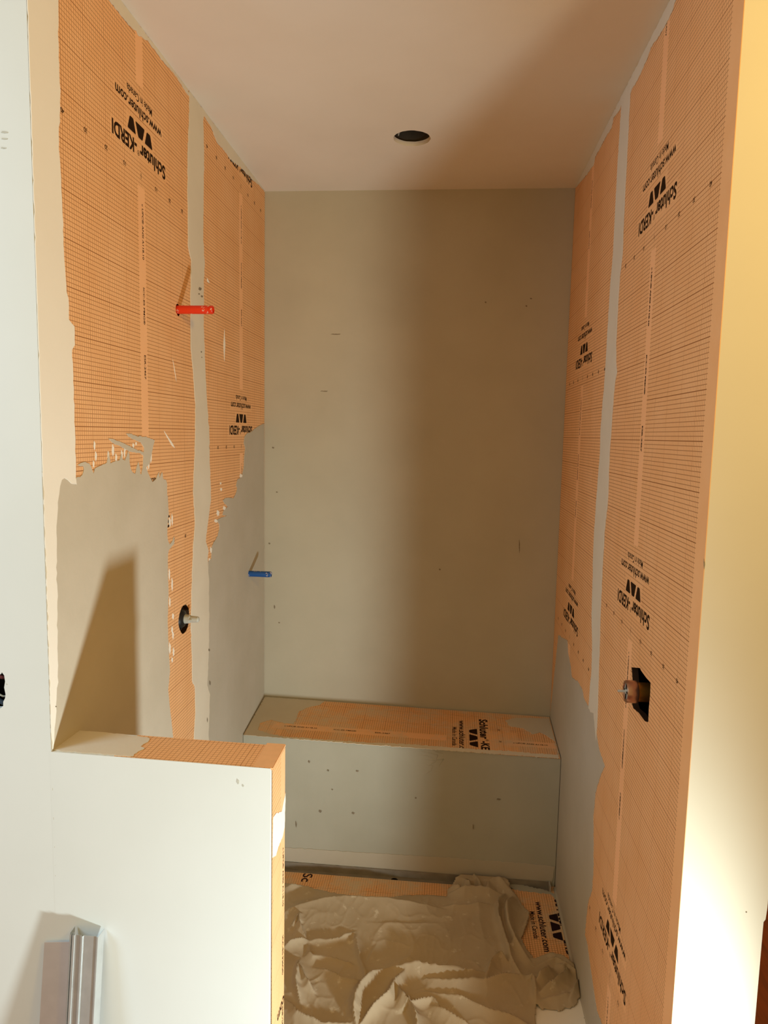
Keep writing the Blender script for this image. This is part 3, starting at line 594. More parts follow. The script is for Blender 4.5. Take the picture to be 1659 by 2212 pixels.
smear('ceiling_line_smear', 'L', lc + [(lc[-1][0], H), (lc[0][0], H)], 0.0012, 0.0005, M['seam'], wall_left, 0.0016, 0.008, 15, clamp=clampL)
for i in range(4):
    smear('filler_streak', 'L', DATA['L_streak%d' % i], 0.0010, 0.0003, M['compound'], wall_left, 0.0003, 0.01, 20 + i, bevel=0.0002)

# ---- right wall
HOLE = [(-a, b) for a, b in [(0.4617, -0.4893), (0.3821, -0.4645), (0.3729, -0.4674), (0.3226, -0.4698), (0.303, -0.4686), (0.2874, -0.4687), (0.2853, -0.4962), (0.2892, -0.5318), (0.2859, -0.5647), (0.3156, -0.5748), (0.3701, -0.5759), (0.4217, -0.5845), (0.4371, -0.5781), (0.439, -0.5293), (0.455, -0.50)]]
wall_right = sheet('wall_right', 'R', [rect(-D - 0.1, -0.0135, ZF - 0.05, HT), HOLE], -0.0085, 0.008, M['cavity'])
tag(wall_right, 'right shower wall of orange membrane with square valve cutout', 'wall', kind='structure')
SEAM_R = 0.93
M['memR1'] = membrane('orange_membrane_right_front', GX, GY, -0.488, 0.660, PER, oy=0.0, ox=-0.488, band=-0.052)
M['memR2'] = membrane('orange_membrane_right_back', GX, GY, -1.365, 0.387, PER, oy=0.004, ox=-1.365)
r1 = sheet('membrane_sheet', 'R', [rect(-SEAM_R, 0.0002, ZF, H), HOLE], 0.0, 0.0006, M['memR1'], wall_right)
r2 = sheet('membrane_sheet', 'R', [rect(-D + 0.001, -SEAM_R, ZF, H)], 0.0, 0.0004, M['memR2'], wall_right)
for o in (r1, r2): o['label'] = 'orange waterproofing membrane with printed grid and upside-down lettering'
for sh, ac, kz, a0, a1 in ((r1, -0.488, (0.660, -0.3375, -1.322), -SEAM_R, -0.006), (r2, -1.365, (0.387, -0.609), -D + 0.004, -SEAM_R)):
    P = Print()
    def kp(a, b, a0=a0, a1=a1): return a0 <= a <= a1 and ZF <= b <= H - 0.002 and not (-0.47 < a < -0.28 and -0.59 < b < -0.46)
    for kzz in kz:
        logo_block(P, ac, kzz, math.pi, keep=kp)
        ruler(P, ac, kzz, math.pi, 0.0954, -4, 4, kp)
        strip_text(P, ac - 0.004, kzz - 0.09, -math.pi / 2, kp)
        strip_text(P, ac - 0.004, kzz - 0.09 + PER, -math.pi / 2, kp)
    P.build('printed_lettering', 'R', 0.0007, M['ink'], sh)
def mir(pts): return [(-a, b) for a, b in pts]
def clampR(pts): return [(max(min(a, -0.0015), -D + 0.0015), min(max(b, ZF + 0.001), H - 0.0005)) for a, b in pts]
smear('thinset_smear', 'R', mir(DATA['R_grey']), 0.0010, 0.0004, M['thinset_dark'], wall_right, 0.0016, 0.006, 31, 'grey thinset coat rising from the floor', clamp=clampR)
smear('seam_filler', 'R', mir(DATA['R_seam']), 0.0018, 0.0007, M['seam'], wall_right, 0.0014, 0.012, 32, 'pale filler over the sheet seam', clamp=clampR)
rc = mir(DATA['R_ceil'][:23])
smear('ceiling_line_smear', 'R', rc + [(rc[-1][0], H), (rc[0][0], H)], 0.0012, 0.0005, M['seam'], wall_right, 0.0016, 0.008, 33, clamp=clampR)

for i, q in enumerate(DATA['L_flecks']):
    smear('filler_fleck', 'L', q, 0.0011, 0.0002, M['compound'], wall_left, 0.0004, 0.003, 100 + i, bevel=0.0002)
# ---- back wall
wall_back = box('wall_back', -0.1, W + 0.1, D, D + 0.1, ZF - 0.05, HT, M['skim'])
tag(wall_back, 'flat grey skim-coated back wall above the bench', 'wall', kind='structure')

# ---- ceiling with the cut-out for a can light
CH = (0.6664, 1.2283)
ceiling = sheet('ceiling', 'C', [[(-0.02, -D - 0.1), (XJ, -D - 0.1), (XJ, 0.9), (-0.02, 0.9)], circle(CH[0], -CH[1], 0.0655, 40, 0.0012, 9)], -0.0075, 0.0075, M['ceiling'])
tag(ceiling, 'primed plaster shower ceiling with one round cutout', 'ceiling', kind='structure')

M['gouge'] = simple('grey_gouge', rgb(146, 134, 116), 0.9, 0, 0.1, 0.3, 200)
for i, q in enumerate(DATA['B_nicks']):
    smear('surface_nick', 'B', q, 0.0004, 0.0002, M['gouge'], wall_back, 0.0004, 0.004, 140 + i, bevel=0.0001)
for i, q in enumerate(DATA['L_nicks']):
    smear('surface_nick', 'L', q, 0.0030, 0.0002, M['gouge'], wall_left, 0.0004, 0.004, 160 + i, bevel=0.0001)
# ---- left front wall (faces the camera), with the ragged electrical cutout
BOX = [(-0.165, -0.43), (-0.130, -0.422), (-0.1084, -0.4239), (-0.104, -0.4186), (-0.0991, -0.4255), (-0.0976, -0.4386), (-0.1002, -0.452), (-0.0977, -0.4672), (-0.0991, -0.4755), (-0.1036, -0.484), (-0.104, -0.4932), (-0.1116, -0.4998), (-0.14, -0.503), (-0.163, -0.497)]
wall_front = sheet('wall_front', 'F', [rect(-1.7, 0.0, ZF, HT), BOX], -0.0075, 0.0075, M['paint'])
tag(wall_front, 'white drywall beside the shower opening with ragged electrical cutout', 'wall', kind='structure')

M['dent'] = simple('soft_grey_dent', rgb(205, 205, 196), 0.8, 0, 0.1, 0.2, 120)
for i, q in enumerate(DATA['J_nicks'][2:]):
    smear('surface_nick', 'F', q, 0.0003, 0.0002, M['dent'], wall_front, 0.0004, 0.004, 180 + i, bevel=0.0001)
# ---- half wall
bm = bmesh.new()
z00, z10, z11, z01 = -0.5890, -0.5955, -0.6005, -0.5925
vs = [bm.verts.new(v) for v in ((-0.003, -0.00012, ZF), (WP - 0.004, -0.00012, ZF), (WP - 0.004, TP, ZF), (-0.003, TP, ZF), (-0.003, -0.00012, z00), (WP, -0.00012, z10), (WP, TP, z11), (-0.003, TP, z01))]
for f in ((0, 3, 2, 1), (4, 5, 6, 7), (0, 1, 5, 4), (1, 2, 6, 5), (2, 3, 7, 6), (3, 0, 4, 7)):
    bm.faces.new([vs[i] for i in f])
bmesh.ops.bevel(bm, geom=[e for e in bm.edges if min(v.co.x for v in e.verts) > 0.1 and max(v.co.z for v in e.verts) > -1.0], offset=0.003, segments=2, affect='EDGES')
half_wall = from_bm('wall_half', bm, M['paint'])
tag(half_wall, 'white half wall with orange membrane on its top and end', 'wall', kind='structure')
PL['PT'] = ((0, 0, z00), (1, 0, (z10 - z00) / WP), (0, 1, ((z11 - z10) + (z01 - z00)) / 2 / TP))
M['memPT'] = membrane('orange_membrane_half_wall_top', 0.0103, 0.0103, 5.0, 0.0, 50.0, ox=0.0025, oy=0.0045, wv=0.8, lw=0.62)
M['memPE'] = membrane('orange_membrane_half_wall_end', 0.0100, 0.0100, 0.0975, -0.95, 50.0, ox=0.003, oy=0.002, wv=0.35, lw=0.75, strip_lo=0.0, strip_hi=49.0)
cap = sheet('membrane_sheet', 'PT', [rect(0.14, WP + 0.0010, 0.0012, TP - 0.0005)], 0.0006, 0.0003, M['memPT'], half_wall)
cap['label'] = 'orange gridded membrane capping the half wall'
fold = box('membrane_fold', WP - 0.042, WP + 0.0014, 0.0012, TP + 0.0008, z10 - 0.0045, z10 + 0.0014, simple('plain_orange_membrane', rgb(240, 190, 142), 0.85, 0, 0.15, 0.05), half_wall, 0.0012)
endm = sheet('membrane_sheet', 'PE', [rect(0.0018, TP - 0.0006, ZF, z11 - 0.001)], 0.0003, 0.0004, M['memPE'], half_wall)
endm['label'] = 'orange gridded membrane on the end of the half wall'
P = Print()
strip_text(P, 0.101, -0.79, -math.pi / 2)
P.build('printed_lettering', 'PE', 0.0011, M['ink'], endm)
P = Print()
logo_block(P, 0.19, -1.31, math.pi, keep=in_rect(0.004, TP - 0.002, ZF, 0))
P.build('printed_lettering', 'PE', 0.0011, M['ink'], endm)
def clampP(pts): return [(max(a, 0.0005), min(max(b, 0.0015), TP - 0.001)) for a, b in pts]
smear('thinset_smear', 'PT', DATA['P_grey'], 0.0012, 0.0005, M['seam'], half_wall, 0.0012, 0.006, 41, 'pale thinset on the inner end of the cap', clamp=clampP)
smear('compound_smear', 'PE', [(max(0.002, a), b) for a, b in DATA['P_end_white']], 0.0009, 0.0003, M['compound'], half_wall, 0.0012, 0.006, 42, bevel=0.0003)

# ---- right jamb (end of the right wall, faces the camera)
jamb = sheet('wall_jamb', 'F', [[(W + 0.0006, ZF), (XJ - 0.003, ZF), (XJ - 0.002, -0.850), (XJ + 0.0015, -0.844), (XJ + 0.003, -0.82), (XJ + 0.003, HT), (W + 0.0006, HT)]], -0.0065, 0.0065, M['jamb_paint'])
tag(jamb, 'white wall end of the right shower wall', 'wall', kind='structure')
for i, q in enumerate(DATA['J_nicks'][:2]):
    smear('surface_nick', 'F', q, 0.0003, 0.0002, M['gouge'], jamb, 0.0004, 0.004, 190 + i, bevel=0.0001)
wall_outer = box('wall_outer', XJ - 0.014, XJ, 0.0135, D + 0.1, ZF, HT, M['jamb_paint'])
tag(wall_outer, 'outer face of the right shower wall', 'wall', kind='structure')

# ---- floors
floor = box('floor', -0.02, W + 0.02, 0.0, D, ZF - 0.06, ZF - 0.03, M['thinset'])
tag(floor, 'shower floor covered by orange membrane', 'floor', kind='structure')
DY0, DY1, DX1 = 1.3640, 1.3975, 1.292
M['memF'] = membrane('orange_membrane_floor', 0.0098, 0.0098, 1.16, -0.40, 1.73, rot_strip=True, dust=0.8, ox=0.0, oy=0.003, wv=0.75, wipe=0.14, strip_lo=60, strip_hi=61)
fm = sheet('membrane_sheet', 'FL', [[(0, 0), (W, 0), (W, YB), (DX1, YB), (DX1, DY0), (0.0, DY0)]], -0.015, 0.015, M['memF'], floor)
fm['label'] = 'dusty orange gridded membrane on the floor'
P = Print()
fk = in_rect(0, W - 0.0015, 0, YB)
logo_block(P, 1.333, 1.16, -math.pi / 2, keep=lambda a, b: a < W - 0.004 and a < 1.3165)
for wrd, ww_, yy in (('Schluter', 0.166, 1.238), ('-KERDI', 0.136, 1.069)):
    P.add(text_me(wrd, ww_, 0.036, 0.022), 1.322, yy, -math.pi / 2, fk)
P.add(text_me('Sc', 0.055, 0.04, 0.012), 0.295, 1.335, -math.pi / 2)
P.build('printed_lettering', 'FL', 0.0004, M['ink_blue'], fm)
smear('thinset_smear', 'FL', [(min(a, W - 0.002), min(b, YB)) for a, b in DATA['Fl_cream_back']], 0.0007, 0.0004, M['bench_skim'], floor, 0.002, 0.006, 51)
smear('thinset_smear', 'FL', [(1.0, 0.0), (1.0, 0.80), (1.08, 0.86), (1.20, 0.90), (1.30, 0.93), (1.318, 0.94), (1.318, 0.0)], 0.0007, 0.0004, M['compound'], floor, 0.003, 0.01, 52)
# fillet of thinset along the foot of the right wall
bm = bmesh.new()
prof = [(0.0, 0.0), (-0.030, 0.001), (-0.018, 0.004), (-0.008, 0.012), (-0.003, 0.026), (0.0, 0.045)]
rows = []
for i in range(40):
    y = 0.05 + (YB - 0.06) * i / 39
    s = 0.32 + 0.1 * noise.noise((y * 6, 0, 3))
    rows.append([bm.verts.new((W - 0.0012 + a * s, y, ZF + 0.0005 + b * s)) for a, b in prof])
for A, B in zip(rows, rows[1:]):
    for k in range(len(prof) - 1):
        bm.faces.new((A[k], A[k + 1], B[k + 1], B[k]))
from_bm('thinset_fillet', bm, M['thinset_dark'], floor, smooth=True)

room_floor = box('floor_room', -1.7, 4.2, -3.2, 0.0, ZF - 0.06, ZF - 0.01, M['wood'])
tag(room_floor, 'red-brown wood floor in front of the shower', 'floor', kind='structure')
room_floor2 = box('floor_side', XJ, 4.2, 0.0, 3.6, ZF - 0.06, ZF - 0.01, M['wood'])
tag(room_floor2, 'red-brown wood floor beyond the right jamb', 'floor', kind='structure')
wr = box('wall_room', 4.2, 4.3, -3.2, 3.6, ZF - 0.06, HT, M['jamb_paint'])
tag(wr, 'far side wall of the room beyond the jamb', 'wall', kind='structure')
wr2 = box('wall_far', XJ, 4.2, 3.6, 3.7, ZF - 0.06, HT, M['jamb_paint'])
tag(wr2, 'far end wall of the room beyond the jamb', 'wall', kind='structure')

# ================================================================== BENCH
def bz(x, y): return bp[2] + bp[0] * x + bp[1] * y
bench = bpy.data.objects.new('shower_bench', None)
COL.objects.link(bench)
bench.location = (W / 2, (YB + D) / 2, ZF)
tag(bench, 'built-in shower bench with orange membrane top along the back wall', 'bench')
bpy.context.view_layer.update()
bm = bmesh.new()
NX = 40
fr, bk, lo, lob = [], [], [], []
for i in range(NX + 1):
    x = 0.004 + (W - 0.008) * i / NX
    fr.append(bm.verts.new((x, YB + 0.002 * noise.noise((x * 9, 0, 0)), bz(x, YB) - 0.0012 + 0.0015 * noise.noise((x * 14, 2, 0)))))
    bk.append(bm.verts.new((x, D - 0.002, bz(x, D) - 0.0012)))
    lo.append(bm.verts.new((x, YB, ZF + 0.001)))
    lob.append(bm.verts.new((x, D - 0.002, ZF + 0.001)))
for i in range(NX):
    bm.faces.new((fr[i], fr[i + 1], bk[i + 1], bk[i]))
    bm.faces.new((lo[i], lo[i + 1], fr[i + 1], fr[i]))
    bm.faces.new((lob[i], bk[i], bk[i + 1], lob[i + 1]))
    bm.faces.new((lo[i], lob[i], lob[i + 1], lo[i + 1]))
bm.faces.new((lo[0], fr[0], bk[0], lob[0]))
bm.faces.new((lo[-1], lob[-1], bk[-1], fr[-1]))
bench_body = from_bm('bench_body', bm, M['bench_skim'], bench)
bench_body['label'] = 'grey skim-coated bench front'
M['memBT'] = membrane('orange_membrane_bench_top', 0.0097, 0.0100, 1.502, 1.012 - PER * 2, PER, rot_strip=True, dust=0.75, ox=0.004, oy=0.002, wv=0.8, wipe=0.14, strip_lo=PER * 0 + 0.09, strip_hi=0.835)
# membrane() measures the strip along +w from v0; on the bench the strip runs left of the lettering
bt = sheet('bench_top', 'BT', [[(0.0045, YB + 0.004), (W - 0.008, YB + 0.004), (W - 0.008, D - 0.002), (0.0045, D - 0.002)]], 0.0, 0.0006, M['memBT'], bench)
bt['label'] = 'dusty orange gridded membrane on the bench top'
P = Print()
kb = in_rect(0.004, W - 0.004, YB + 0.004, D)
logo_block(P, 1.014, 1.521, -math.pi / 2, keep=kb)
logo_block(P, 0.020, 1.521, -math.pi / 2, keep=kb)
strip_text(P, 0.115, 1.503, 0.0, kb)
strip_text(P, 1.09, 1.503, 0.0, kb)
for yy in (1.60, 1.505, 1.43):
    P.add(text_me('20', 0.012, 0.009, 0.012), 1.078, yy, -math.pi / 2)
P.build('printed_lettering', 'BT', 0.0010, M['ink'], bt)
smear('thinset_smear', 'BT', [(max(a, 0.0055), min(max(b, YB + 0.001), D - 0.004)) for a, b in DATA['Be_left']], 0.0012, 0.0005, M['thinset'], bench, 0.0015, 0.006, 61, bevel=0.0005)
smear('thinset_smear', 'BT', [(min(max(a, 0.012), W - 0.014), min(max(b, YB - 0.001), D - 0.004)) for a, b in DATA['Be_front']], 0.0012, 0.0006, M['seam'], bench, 0.002, 0.006, 62, bevel=0.0005)
smear('thinset_smear', 'BT', [(min(a, W - 0.012), min(max(b, YB + 0.001), D - 0.012)) for a, b in DATA['Be_right']], 0.0012, 0.0004, M['thinset'], bench, 0.002, 0.006, 63, bevel=0.0004)
smear('membrane_band', 'BF', [(min(max(a, 0.0055), W - 0.0055), b) for a, b in DATA['Bf_band']], 0.0014, 0.0008, M['thinset_dark'], bench, 0.0012, 0.012, 64, 'pale sealing band along the foot of the bench', bevel=0.0006)

for i, q in enumerate(DATA['Bf_nicks']):
    smear('surface_nick', 'BF', q, 0.0022, 0.0003, M['gouge'], bench, 0.0005, 0.004, 200 + i, bevel=0.0001)
for q in DATA['Bf_ripple']:
    tube('plaster_ripple', [(a, YB + 0.0012, b) for a, b in q], [0.0012] + [0.0030] * (len(q) - 2) + [0.0012], M['bench_skim'], bench, 6)

# ================================================================== LINEAR DRAIN
drain = bpy.data.objects.new('linear_drain', None)
COL.objects.link(drain)
drain.location = (DX1 / 2, (DY0 + DY1) / 2, ZF - 0.03)
tag(drain, 'narrow metal linear drain channel at the foot of the bench', 'drain')
bpy.context.view_layer.update()
bm = bmesh.new()
t = 0.002
box_bm(bm, 0.005, DX1 - 0.001, DY0, DY0 + t, ZF - 0.028, ZF + 0.0002)
box_bm(bm, 0.005, DX1 - 0.001, DY1 - t - 0.001, DY1 - 0.001, ZF - 0.028, ZF + 0.024)
box_bm(bm, DX1 - 0.004, DX1 - 0.001, DY0, DY1 - 0.001, ZF - 0.028, ZF + 0.024)
from_bm('channel_wall', bm, M['steel_dark'], drain)
DH = (0.656, (DY0 + DY1) / 2 - 0.004)
sheet('channel_floor', 'FL', [rect(0.005, DX1 - 0.002, DY0 + t, DY1 - t), circle(DH[0], DH[1], 0.0150, 24)], -0.009, 0.001, M['steel_dark'], drain)
lathe('outlet', [(0.0150, 0.0), (0.0150, -0.03), (0.0, -0.03)], M['black'], drain, Matrix.Translation((DH[0], DH[1], ZF - 0.009)))
bm = bmesh.new()
box_bm(bm, DX1 - 0.001, DX1 + 0.003, DY0 - 0.001, DY1, ZF + 0.0015, ZF + 0.026)
from_bm('end_cap', bm, M['steel'], drain)

# ================================================================== CEILING CAN
can = bpy.data.objects.new('recessed_can', None)
COL.objects.link(can)
can.location = (CH[0], CH[1], H)
tag(can, 'empty round can-light housing above the ceiling cutout', 'light fixture')
bpy.context.view_layer.update()
lathe('housing', [(0.072, 0.0), (0.072, 0.13), (0.0, 0.13)], M['can'], can, Matrix.Translation((CH[0], CH[1], H + 0.0155)))
lathe('cut_edge', [(0.0655, 0.0), (0.0675, 0.0), (0.0675, 0.0145), (0.0655, 0.0145)], M['gypsum'], can, Matrix.Translation((CH[0], CH[1], H + 0.0003)))
tube('wire', [(CH[0] - 0.05, CH[1] + 0.01, H + 0.12), (CH[0] - 0.052, CH[1] - 0.01, H + 0.06), (CH[0] - 0.042, CH[1] - 0.012, H + 0.03), (CH[0] - 0.05, CH[1] + 0.02, H + 0.02)], 0.003, M['grey_plastic'], can, 6)

# ================================================================== PIPES AND VALVES
def pipe(y, z, L, r, mat, label):
    o = bpy.data.objects.new('water_pipe', None)
    COL.objects.link(o)
    o.location = (0, y, z)
    tag(o, label, 'pipe', 'capped supply pipes on the left wall')
    bpy.context.view_layer.update()
    mw = Matrix.Translation((0, y, z)) @ Matrix.Rotation(math.pi / 2, 4, 'Y')
    lathe('pipe_body', [(r, -0.08), (r, L - 0.014), (r * 0.96, L - 0.013)], mat, o, mw, 24)
    lathe('pipe_cap', [(r * 0.985, L - 0.013), (r * 1.0, L - 0.012), (r * 1.0, L - 0.002), (r * 0.9, L), (r * 0.72, L), (r * 0.7, L - 0.012), (0, L - 0.012)], mat, o, mw, 24)
    return o
pipe(*RP, 0.110, 0.0125, M['red'], 'red plastic pipe stub splashed with plaster, sticking out of left wall')
pipe(*BPp, 0.098, 0.0125, M['blue'], 'blue plastic pipe stub sticking out of left wall near back corner')
for nm, (yy, zz), rr in (('pipe_cavity', RP, 0.03), ('pipe_cavity', BPp, 0.03), ('pipe_cavity', VL, 0.06)):
    mw = Matrix.Translation((-0.018, yy, zz)) @ Matrix.Rotation(-math.pi / 2, 4, 'Y')
    lathe('wall_cavity', [(rr, 0.0), (rr, 0.09), (0, 0.09)], M['cavity'], wall_left, mw, 16, False)

vl = bpy.data.objects.new('valve_stem', None)
COL.objects.link(vl)
vl.location = (0, *VL)
tag(vl, 'small dark shower valve with grey stem recessed in left wall', 'valve')
bpy.context.view_layer.update()
mw = Matrix.Translation((-0.03, *VL)) @ Matrix.Rotation(math.pi / 2, 4, 'Y')
lathe('body', [(0.0, 0.0), (0.036, 0.0), (0.036, 0.018), (0.030, 0.024), (0.026, 0.030), (0.016, 0.034), (0, 0.034)], M['black_plastic'], vl, mw)
lathe('trim_ring', [(0.040, 0.002), (0.043, 0.004), (0.043, 0.016), (0.039, 0.018), (0.037, 0.016), (0.037, 0.004), (0.040, 0.002)], simple('brown_valve_ring', rgb(92, 74, 60), 0.35, 0.6, 0.5), vl, mw)
lathe('stem', [(0.015, 0.034), (0.0135, 0.050), (0.011, 0.052), (0.0095, 0.076), (0.006, 0.080), (0.0, 0.080)], M['grey_plastic'], vl, mw, 20)
bm = bmesh.new()
box_bm(bm, -0.0025, 0.0025, -0.014, 0.014, 0.036, 0.060)
from_bm('key', bm, M['grey_plastic'], vl, mw)

# right valve in its cut-out
VR = (0.355, -0.5165)
vr = bpy.data.objects.new('mixing_valve', None)
COL.objects.link(vr)
vr.location = (W, *VR)
tag(vr, 'brass and steel mixing valve standing out of square cutout in right wall', 'valve')
bpy.context.view_layer.update()
mw = Matrix.Translation((W, *VR)) @ Matrix.Rotation(-math.pi / 2, 4, 'Y')
lathe('body', [(0.0, -0.07), (0.0235, -0.07), (0.0235, 0.014)], M['brass'], vr, mw)
lathe('collar', [(0.0235, 0.012), (0.0265, 0.013), (0.0275, 0.015), (0.0275, 0.037), (0.0260, 0.040), (0.0215, 0.040), (0.0205, 0.038), (0.0205, 0.034)], M['rose_steel'], vr, mw)
lathe('cartridge_face', [(0.0205, 0.034), (0.0195, 0.037), (0.006, 0.037), (0.0055, 0.040), (0, 0.040)], M['grey_plastic'], vr, mw)
bm = bmesh.new()
box_bm(bm, -0.0185, 0.0185, -0.0016, 0.0016, 0.036, 0.0395)
box_bm(bm, -0.0016, 0.0016, -0.0185, 0.0185, 0.036, 0.0395)
from_bm('cross_ribs', bm, M['black_plastic'], vr, mw)
lathe('stem', [(0.0030, 0.038), (0.0030, 0.056), (0.0022, 0.058), (0, 0.058)], M['grey_plastic'], vr, mw, 12)
bm = bmesh.new()
box_bm(bm, W + 0.06, W + 0.075, 0.27, 0.48, -0.60, -0.45)
from_bm('mounting_plate', bm, M['black_plastic'], vr)
for i, (dy, dz, ry) in enumerate(((0.022, -0.002, 0.5), (0.03, 0.0, -0.3), (0.026, -0.006, 1.2))):
    tube('scratch_mark', [(W + 0.0275, VR[0] - 0.045 - 0.010 * i, -0.49 - 0.004 * i), (W + 0.0275, VR[0] - 0.055 - 0.006 * i, -0.507)], 0.0008, M['gypsum'], vr, 5)
bm = bmesh.new()
x0, x1 = W + 0.0166, W + 0.14
cav = [bm.verts.new(v) for v in [(x0, 0.25, -0.62), (x0, 0.50, -0.62), (x0, 0.50, -0.43), (x0, 0.25, -0.43), (x1, 0.25, -0.62), (x1, 0.50, -0.62), (x1, 0.50, -0.43), (x1, 0.25, -0.43)]]
for f in ((0, 1, 5, 4), (1, 2, 6, 5), (2, 3, 7, 6), (3, 0, 4, 7), (4, 5, 6, 7)):
    bm.faces.new([cav[i] for i in f])
from_bm('wall_cavity', bm, M['black'], wall_right)

# ================================================================== ELECTRICAL BOX at the left edge
eb = bpy.data.objects.new('electrical_box', None)
COL.objects.link(eb)
eb.location = (-0.13, 0.05, -0.46)
tag(eb, 'dark electrical box with wires in the ragged cutout at far left', 'electrical box')
bpy.context.view_layer.update()
bm = bmesh.new()
y0, y1 = 0.0155, 0.075
c = [bm.verts.new(v) for v in [(-0.175, y0, -0.51), (-0.09, y0, -0.51), (-0.09, y0, -0.41), (-0.175, y0, -0.41), (-0.175, y1, -0.51), (-0.09, y1, -0.51), (-0.09, y1, -0.41), (-0.175, y1, -0.41)]]
for f in ((0, 1, 5, 4), (1, 2, 6, 5), (2, 3, 7, 6), (3, 0, 4, 7), (4, 5, 6, 7)):
    bm.faces.new([c[i] for i in f])
from_bm('box_shell', bm, M['black_plastic'], eb)
for i, (mat, z) in enumerate(((simple('blue_wire', rgb(38, 60, 84), 0.4), -0.488), (simple('grey_wire', rgb(170, 178, 176), 0.4), -0.474), (simple('maroon_wire', rgb(90, 40, 48), 0.4), -0.432))):
    tube('wire', [(-0.16, 0.06, z), (-0.13, 0.012, z + 0.006), (-0.108, 0.006, z), (-0.1005, 0.02, z - 0.004), (-0.098, 0.06, z - 0.01)], (0.005, 0.002, 0.004)[i], mat, eb, 8)

# ================================================================== METAL TRACK leaning on the half wall
tr = bpy.data.objects.new('metal_track', None)
COL.objects.link(tr)
tr.location = (0.03, -0.03, ZF)
tag(tr, 'shiny ribbed steel track standing upright against the white half wall', 'metal profile')
bpy.context.view_layer.update()
prof = [(0.0450, -0.004), (0.0455, -0.024), (0.0475, -0.0285), (0.0505, -0.0305), (0.0510, -0.0230), (0.0540, -0.0230), (0.0545, -0.0310), (0.0580, -0.0310),
        (0.0590, -0.0285), (0.0730, -0.0285), (0.0738, -0.0322), (0.0765, -0.0322), (0.0780, -0.0280), (0.1075, -0.0280), (0.1085, -0.0305), (0.1105, -0.0305), (0.1110, -0.004)]
bm = bmesh.new()
zt = -0.984
top = [bm.verts.new((x, y, zt + 0.001 * noise.noise((x * 300, 0, 0)))) for x, y in prof]
bot = [bm.verts.new((x - 0.018, y - 0.085, ZF - 0.009)) for x, y in prof]   # the foot stands out from the wall
for i in range(len(prof) - 1):
    bm.faces.new((top[i], top[i + 1], bot[i + 1], bot[i]))
o = from_bm('channel', bm, M['steel'], tr)
md = o.modifiers.new('thickness', 'SOLIDIFY')
md.thickness = 0.0008
bm = bmesh.new()
vs = [bm.verts.new(v) for v in [(x, y + dy, z) for y in (-0.0078, -0.0066) for x, z, dy in ((-0.025, -1.026, 0.0), (0.047, -1.018, 0.0), (0.030, ZF - 0.009, -0.085), (-0.045, ZF - 0.009, -0.085))]]
for f in ((0, 1, 2, 3), (7, 6, 5, 4), (0, 4, 5, 1), (1, 5, 6, 2), (2, 6, 7, 3), (3, 7, 4, 0)):
    bm.faces.new([vs[i] for i in f])
fl = from_bm('flange', bm, simple('dull_zinc_flange', rgb(206, 200, 202), 0.5, 0.2, 0.4, 0.06, 30), tr)
fl['label'] = 'flat dull flange behind the ribbed channel'

# ================================================================== DROP CLOTH
def in_poly(x, y, poly):
    r = False
    j = len(poly) - 1
    for i in range(len(poly)):
        xi, yi = poly[i]; xj, yj = poly[j]
        if (yi > y) != (yj > y) and x < (xj - xi) * (y - yi) / (yj - yi) + xi: r = not r
        j = i
    return r
def seg_d(px, py, a, b):
    ax, ay = a; bx, by = b
    dx, dy = bx - ax, by - ay
    t = max(0, min(1, ((px - ax) * dx + (py - ay) * dy) / (dx * dx + dy * dy + 1e-12)))
    return math.hypot(px - ax - t * dx, py - ay - t * dy), t
OUT = DATA['cloth_outline']
RID = DATA['cloth_ridges']
def edge_d(x, y):
    return min(seg_d(x, y, OUT[i], OUT[(i + 1) % len(OUT)])[0] for i in range(len(OUT)))
RB = []
for pts, h, w in RID:
    xs = [p[0] for p in pts]; ys = [p[1] for p in pts]
    RB.append((min(xs) - 5 * w, max(xs) + 5 * w, min(ys) - 5 * w, max(ys) + 5 * w))
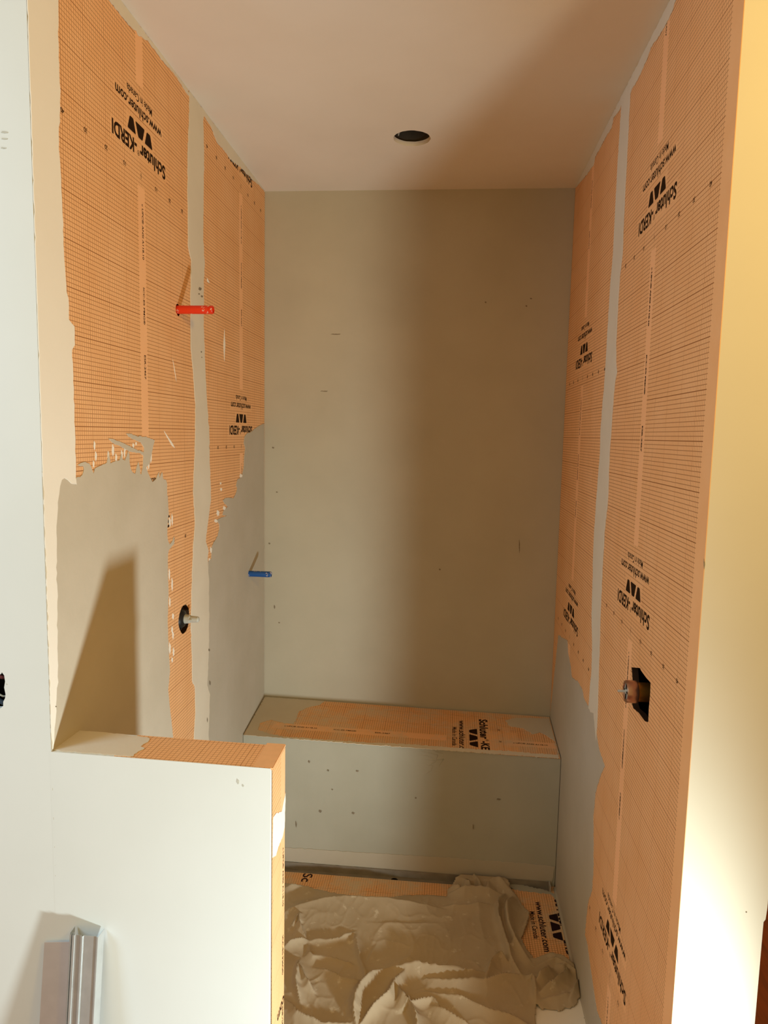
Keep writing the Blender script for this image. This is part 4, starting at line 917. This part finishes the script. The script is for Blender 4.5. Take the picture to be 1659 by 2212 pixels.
def height(x, y):
    wx = x + 0.008 * noise.noise((x * 9, y * 9, 1.3)) + 0.0012 * noise.noise((x * 30, y * 30, 7.0))
    wy = y + 0.008 * noise.noise((x * 9, y * 9, 5.1)) + 0.0012 * noise.noise((x * 30, y * 30, 2.0))
    s = 0.0
    for (pts, h, w), bb in zip(RID, RB):
        if not (bb[0] < wx < bb[1] and bb[2] < wy < bb[3]): continue
        best, bt_, bi = 9, 0, 0
        n = len(pts) - 1
        for i in range(n):
            d, t = seg_d(wx, wy, pts[i], pts[i + 1])
            if d < best: best, bt_, bi = d, (i + t) / n, i
        p, q = pts[bi], pts[bi + 1]
        nx_, ny_ = q[1] - p[1], p[0] - q[0]
        if nx_ * 0.45 - ny_ * 0.9 < 0: nx_, ny_ = -nx_, -ny_
        near = (wx - p[0]) * nx_ + (wy - p[1]) * ny_ > 0      # long slope of a fold on its front side, short steep one behind
        ww = w * (1.25 if near else 0.45)
        taper = min(1.0, 0.35 + 2.5 * min(bt_, 1 - bt_))
        f = h * taper * math.exp(-(best / ww) ** (0.95 if h < 0.055 else 1.4))
        s = (s ** 5 + f ** 5) ** 0.2 if s > 0 else f
    r = 1 - abs(noise.noise((wx * 6.5, wy * 5.0, 0.4)))
    r2 = 1 - abs(noise.noise((wx * 15, wy * 11, 3.4)))
    r3 = 1 - abs(noise.noise((wx * 26 + 3, wy * 14, 8.4)))
    return s + 0.005 + 0.007 * noise.noise((wx * 4, wy * 5, 2.4)) + 0.004 * r ** 8 + 0.0020 * r2 ** 12 + 0.0010 * r3 ** 14 + 0.0003 * noise.noise((wx * 45, wy * 45, 0))
STEP = 0.0040
x0, x1, y0, y1 = 0.16, W - 0.004, 0.30, 1.388
nx, ny = int((x1 - x0) / STEP), int((y1 - y0) / STEP)
idx, verts, faces = {}, [], []
for j in range(ny + 1):
    for i in range(nx + 1):
        x, y = x0 + i * STEP, y0 + j * STEP
        jx = x + 0.004 * noise.noise((x * 60, y * 60, 0))
        if not in_poly(jx, y + 0.004 * noise.noise((x * 60, y * 60, 9)), OUT): continue
        e = edge_d(x, y)
        k = 1 - math.exp(-(e / 0.026) ** 1.2)
        idx[i, j] = len(verts)
        hh = height(x, y) * (0.18 + 0.82 * k)
        if y > 1.335: hh = max(hh, 0.034 * min(1.0, (y - 1.335) / 0.022))
        verts.append((x, y, ZF + 0.0022 + hh))
for j in range(ny):
    for i in range(nx):
        q = [(i, j), (i + 1, j), (i + 1, j + 1), (i, j + 1)]
        if all(c in idx for c in q):
            faces.append([idx[c] for c in q])
me = bpy.data.meshes.new('cloth_sheet')
me.from_pydata(verts, [], faces)
for f in me.polygons: f.use_smooth = True
cloth = bpy.data.objects.new('drop_cloth', None)
COL.objects.link(cloth)
cloth.location = (0.75, 0.8, ZF)
tag(cloth, 'crumpled beige canvas drop cloth covering the shower floor', 'drop cloth')
bpy.context.view_layer.update()
cs = link('cloth_sheet', me, M['canvas'], cloth)
sd = cs.modifiers.new('thickness', 'SOLIDIFY')
sd.thickness = 0.0016
sd.offset = -1
rnd = random.Random(5)
for i in range(16):
    t = i / 15
    x = 1.16 + 0.13 * t
    y = 0.815 + 0.065 * t + rnd.uniform(-0.006, 0.006)
    tube('frayed_thread', [(x, y, ZF + 0.016), (x + rnd.uniform(-0.01, 0.01), y - 0.012, ZF + 0.012), (x + rnd.uniform(-0.015, 0.015), y - rnd.uniform(0.018, 0.034), ZF + 0.003)], 0.0007, M['canvas'], cloth, 4)
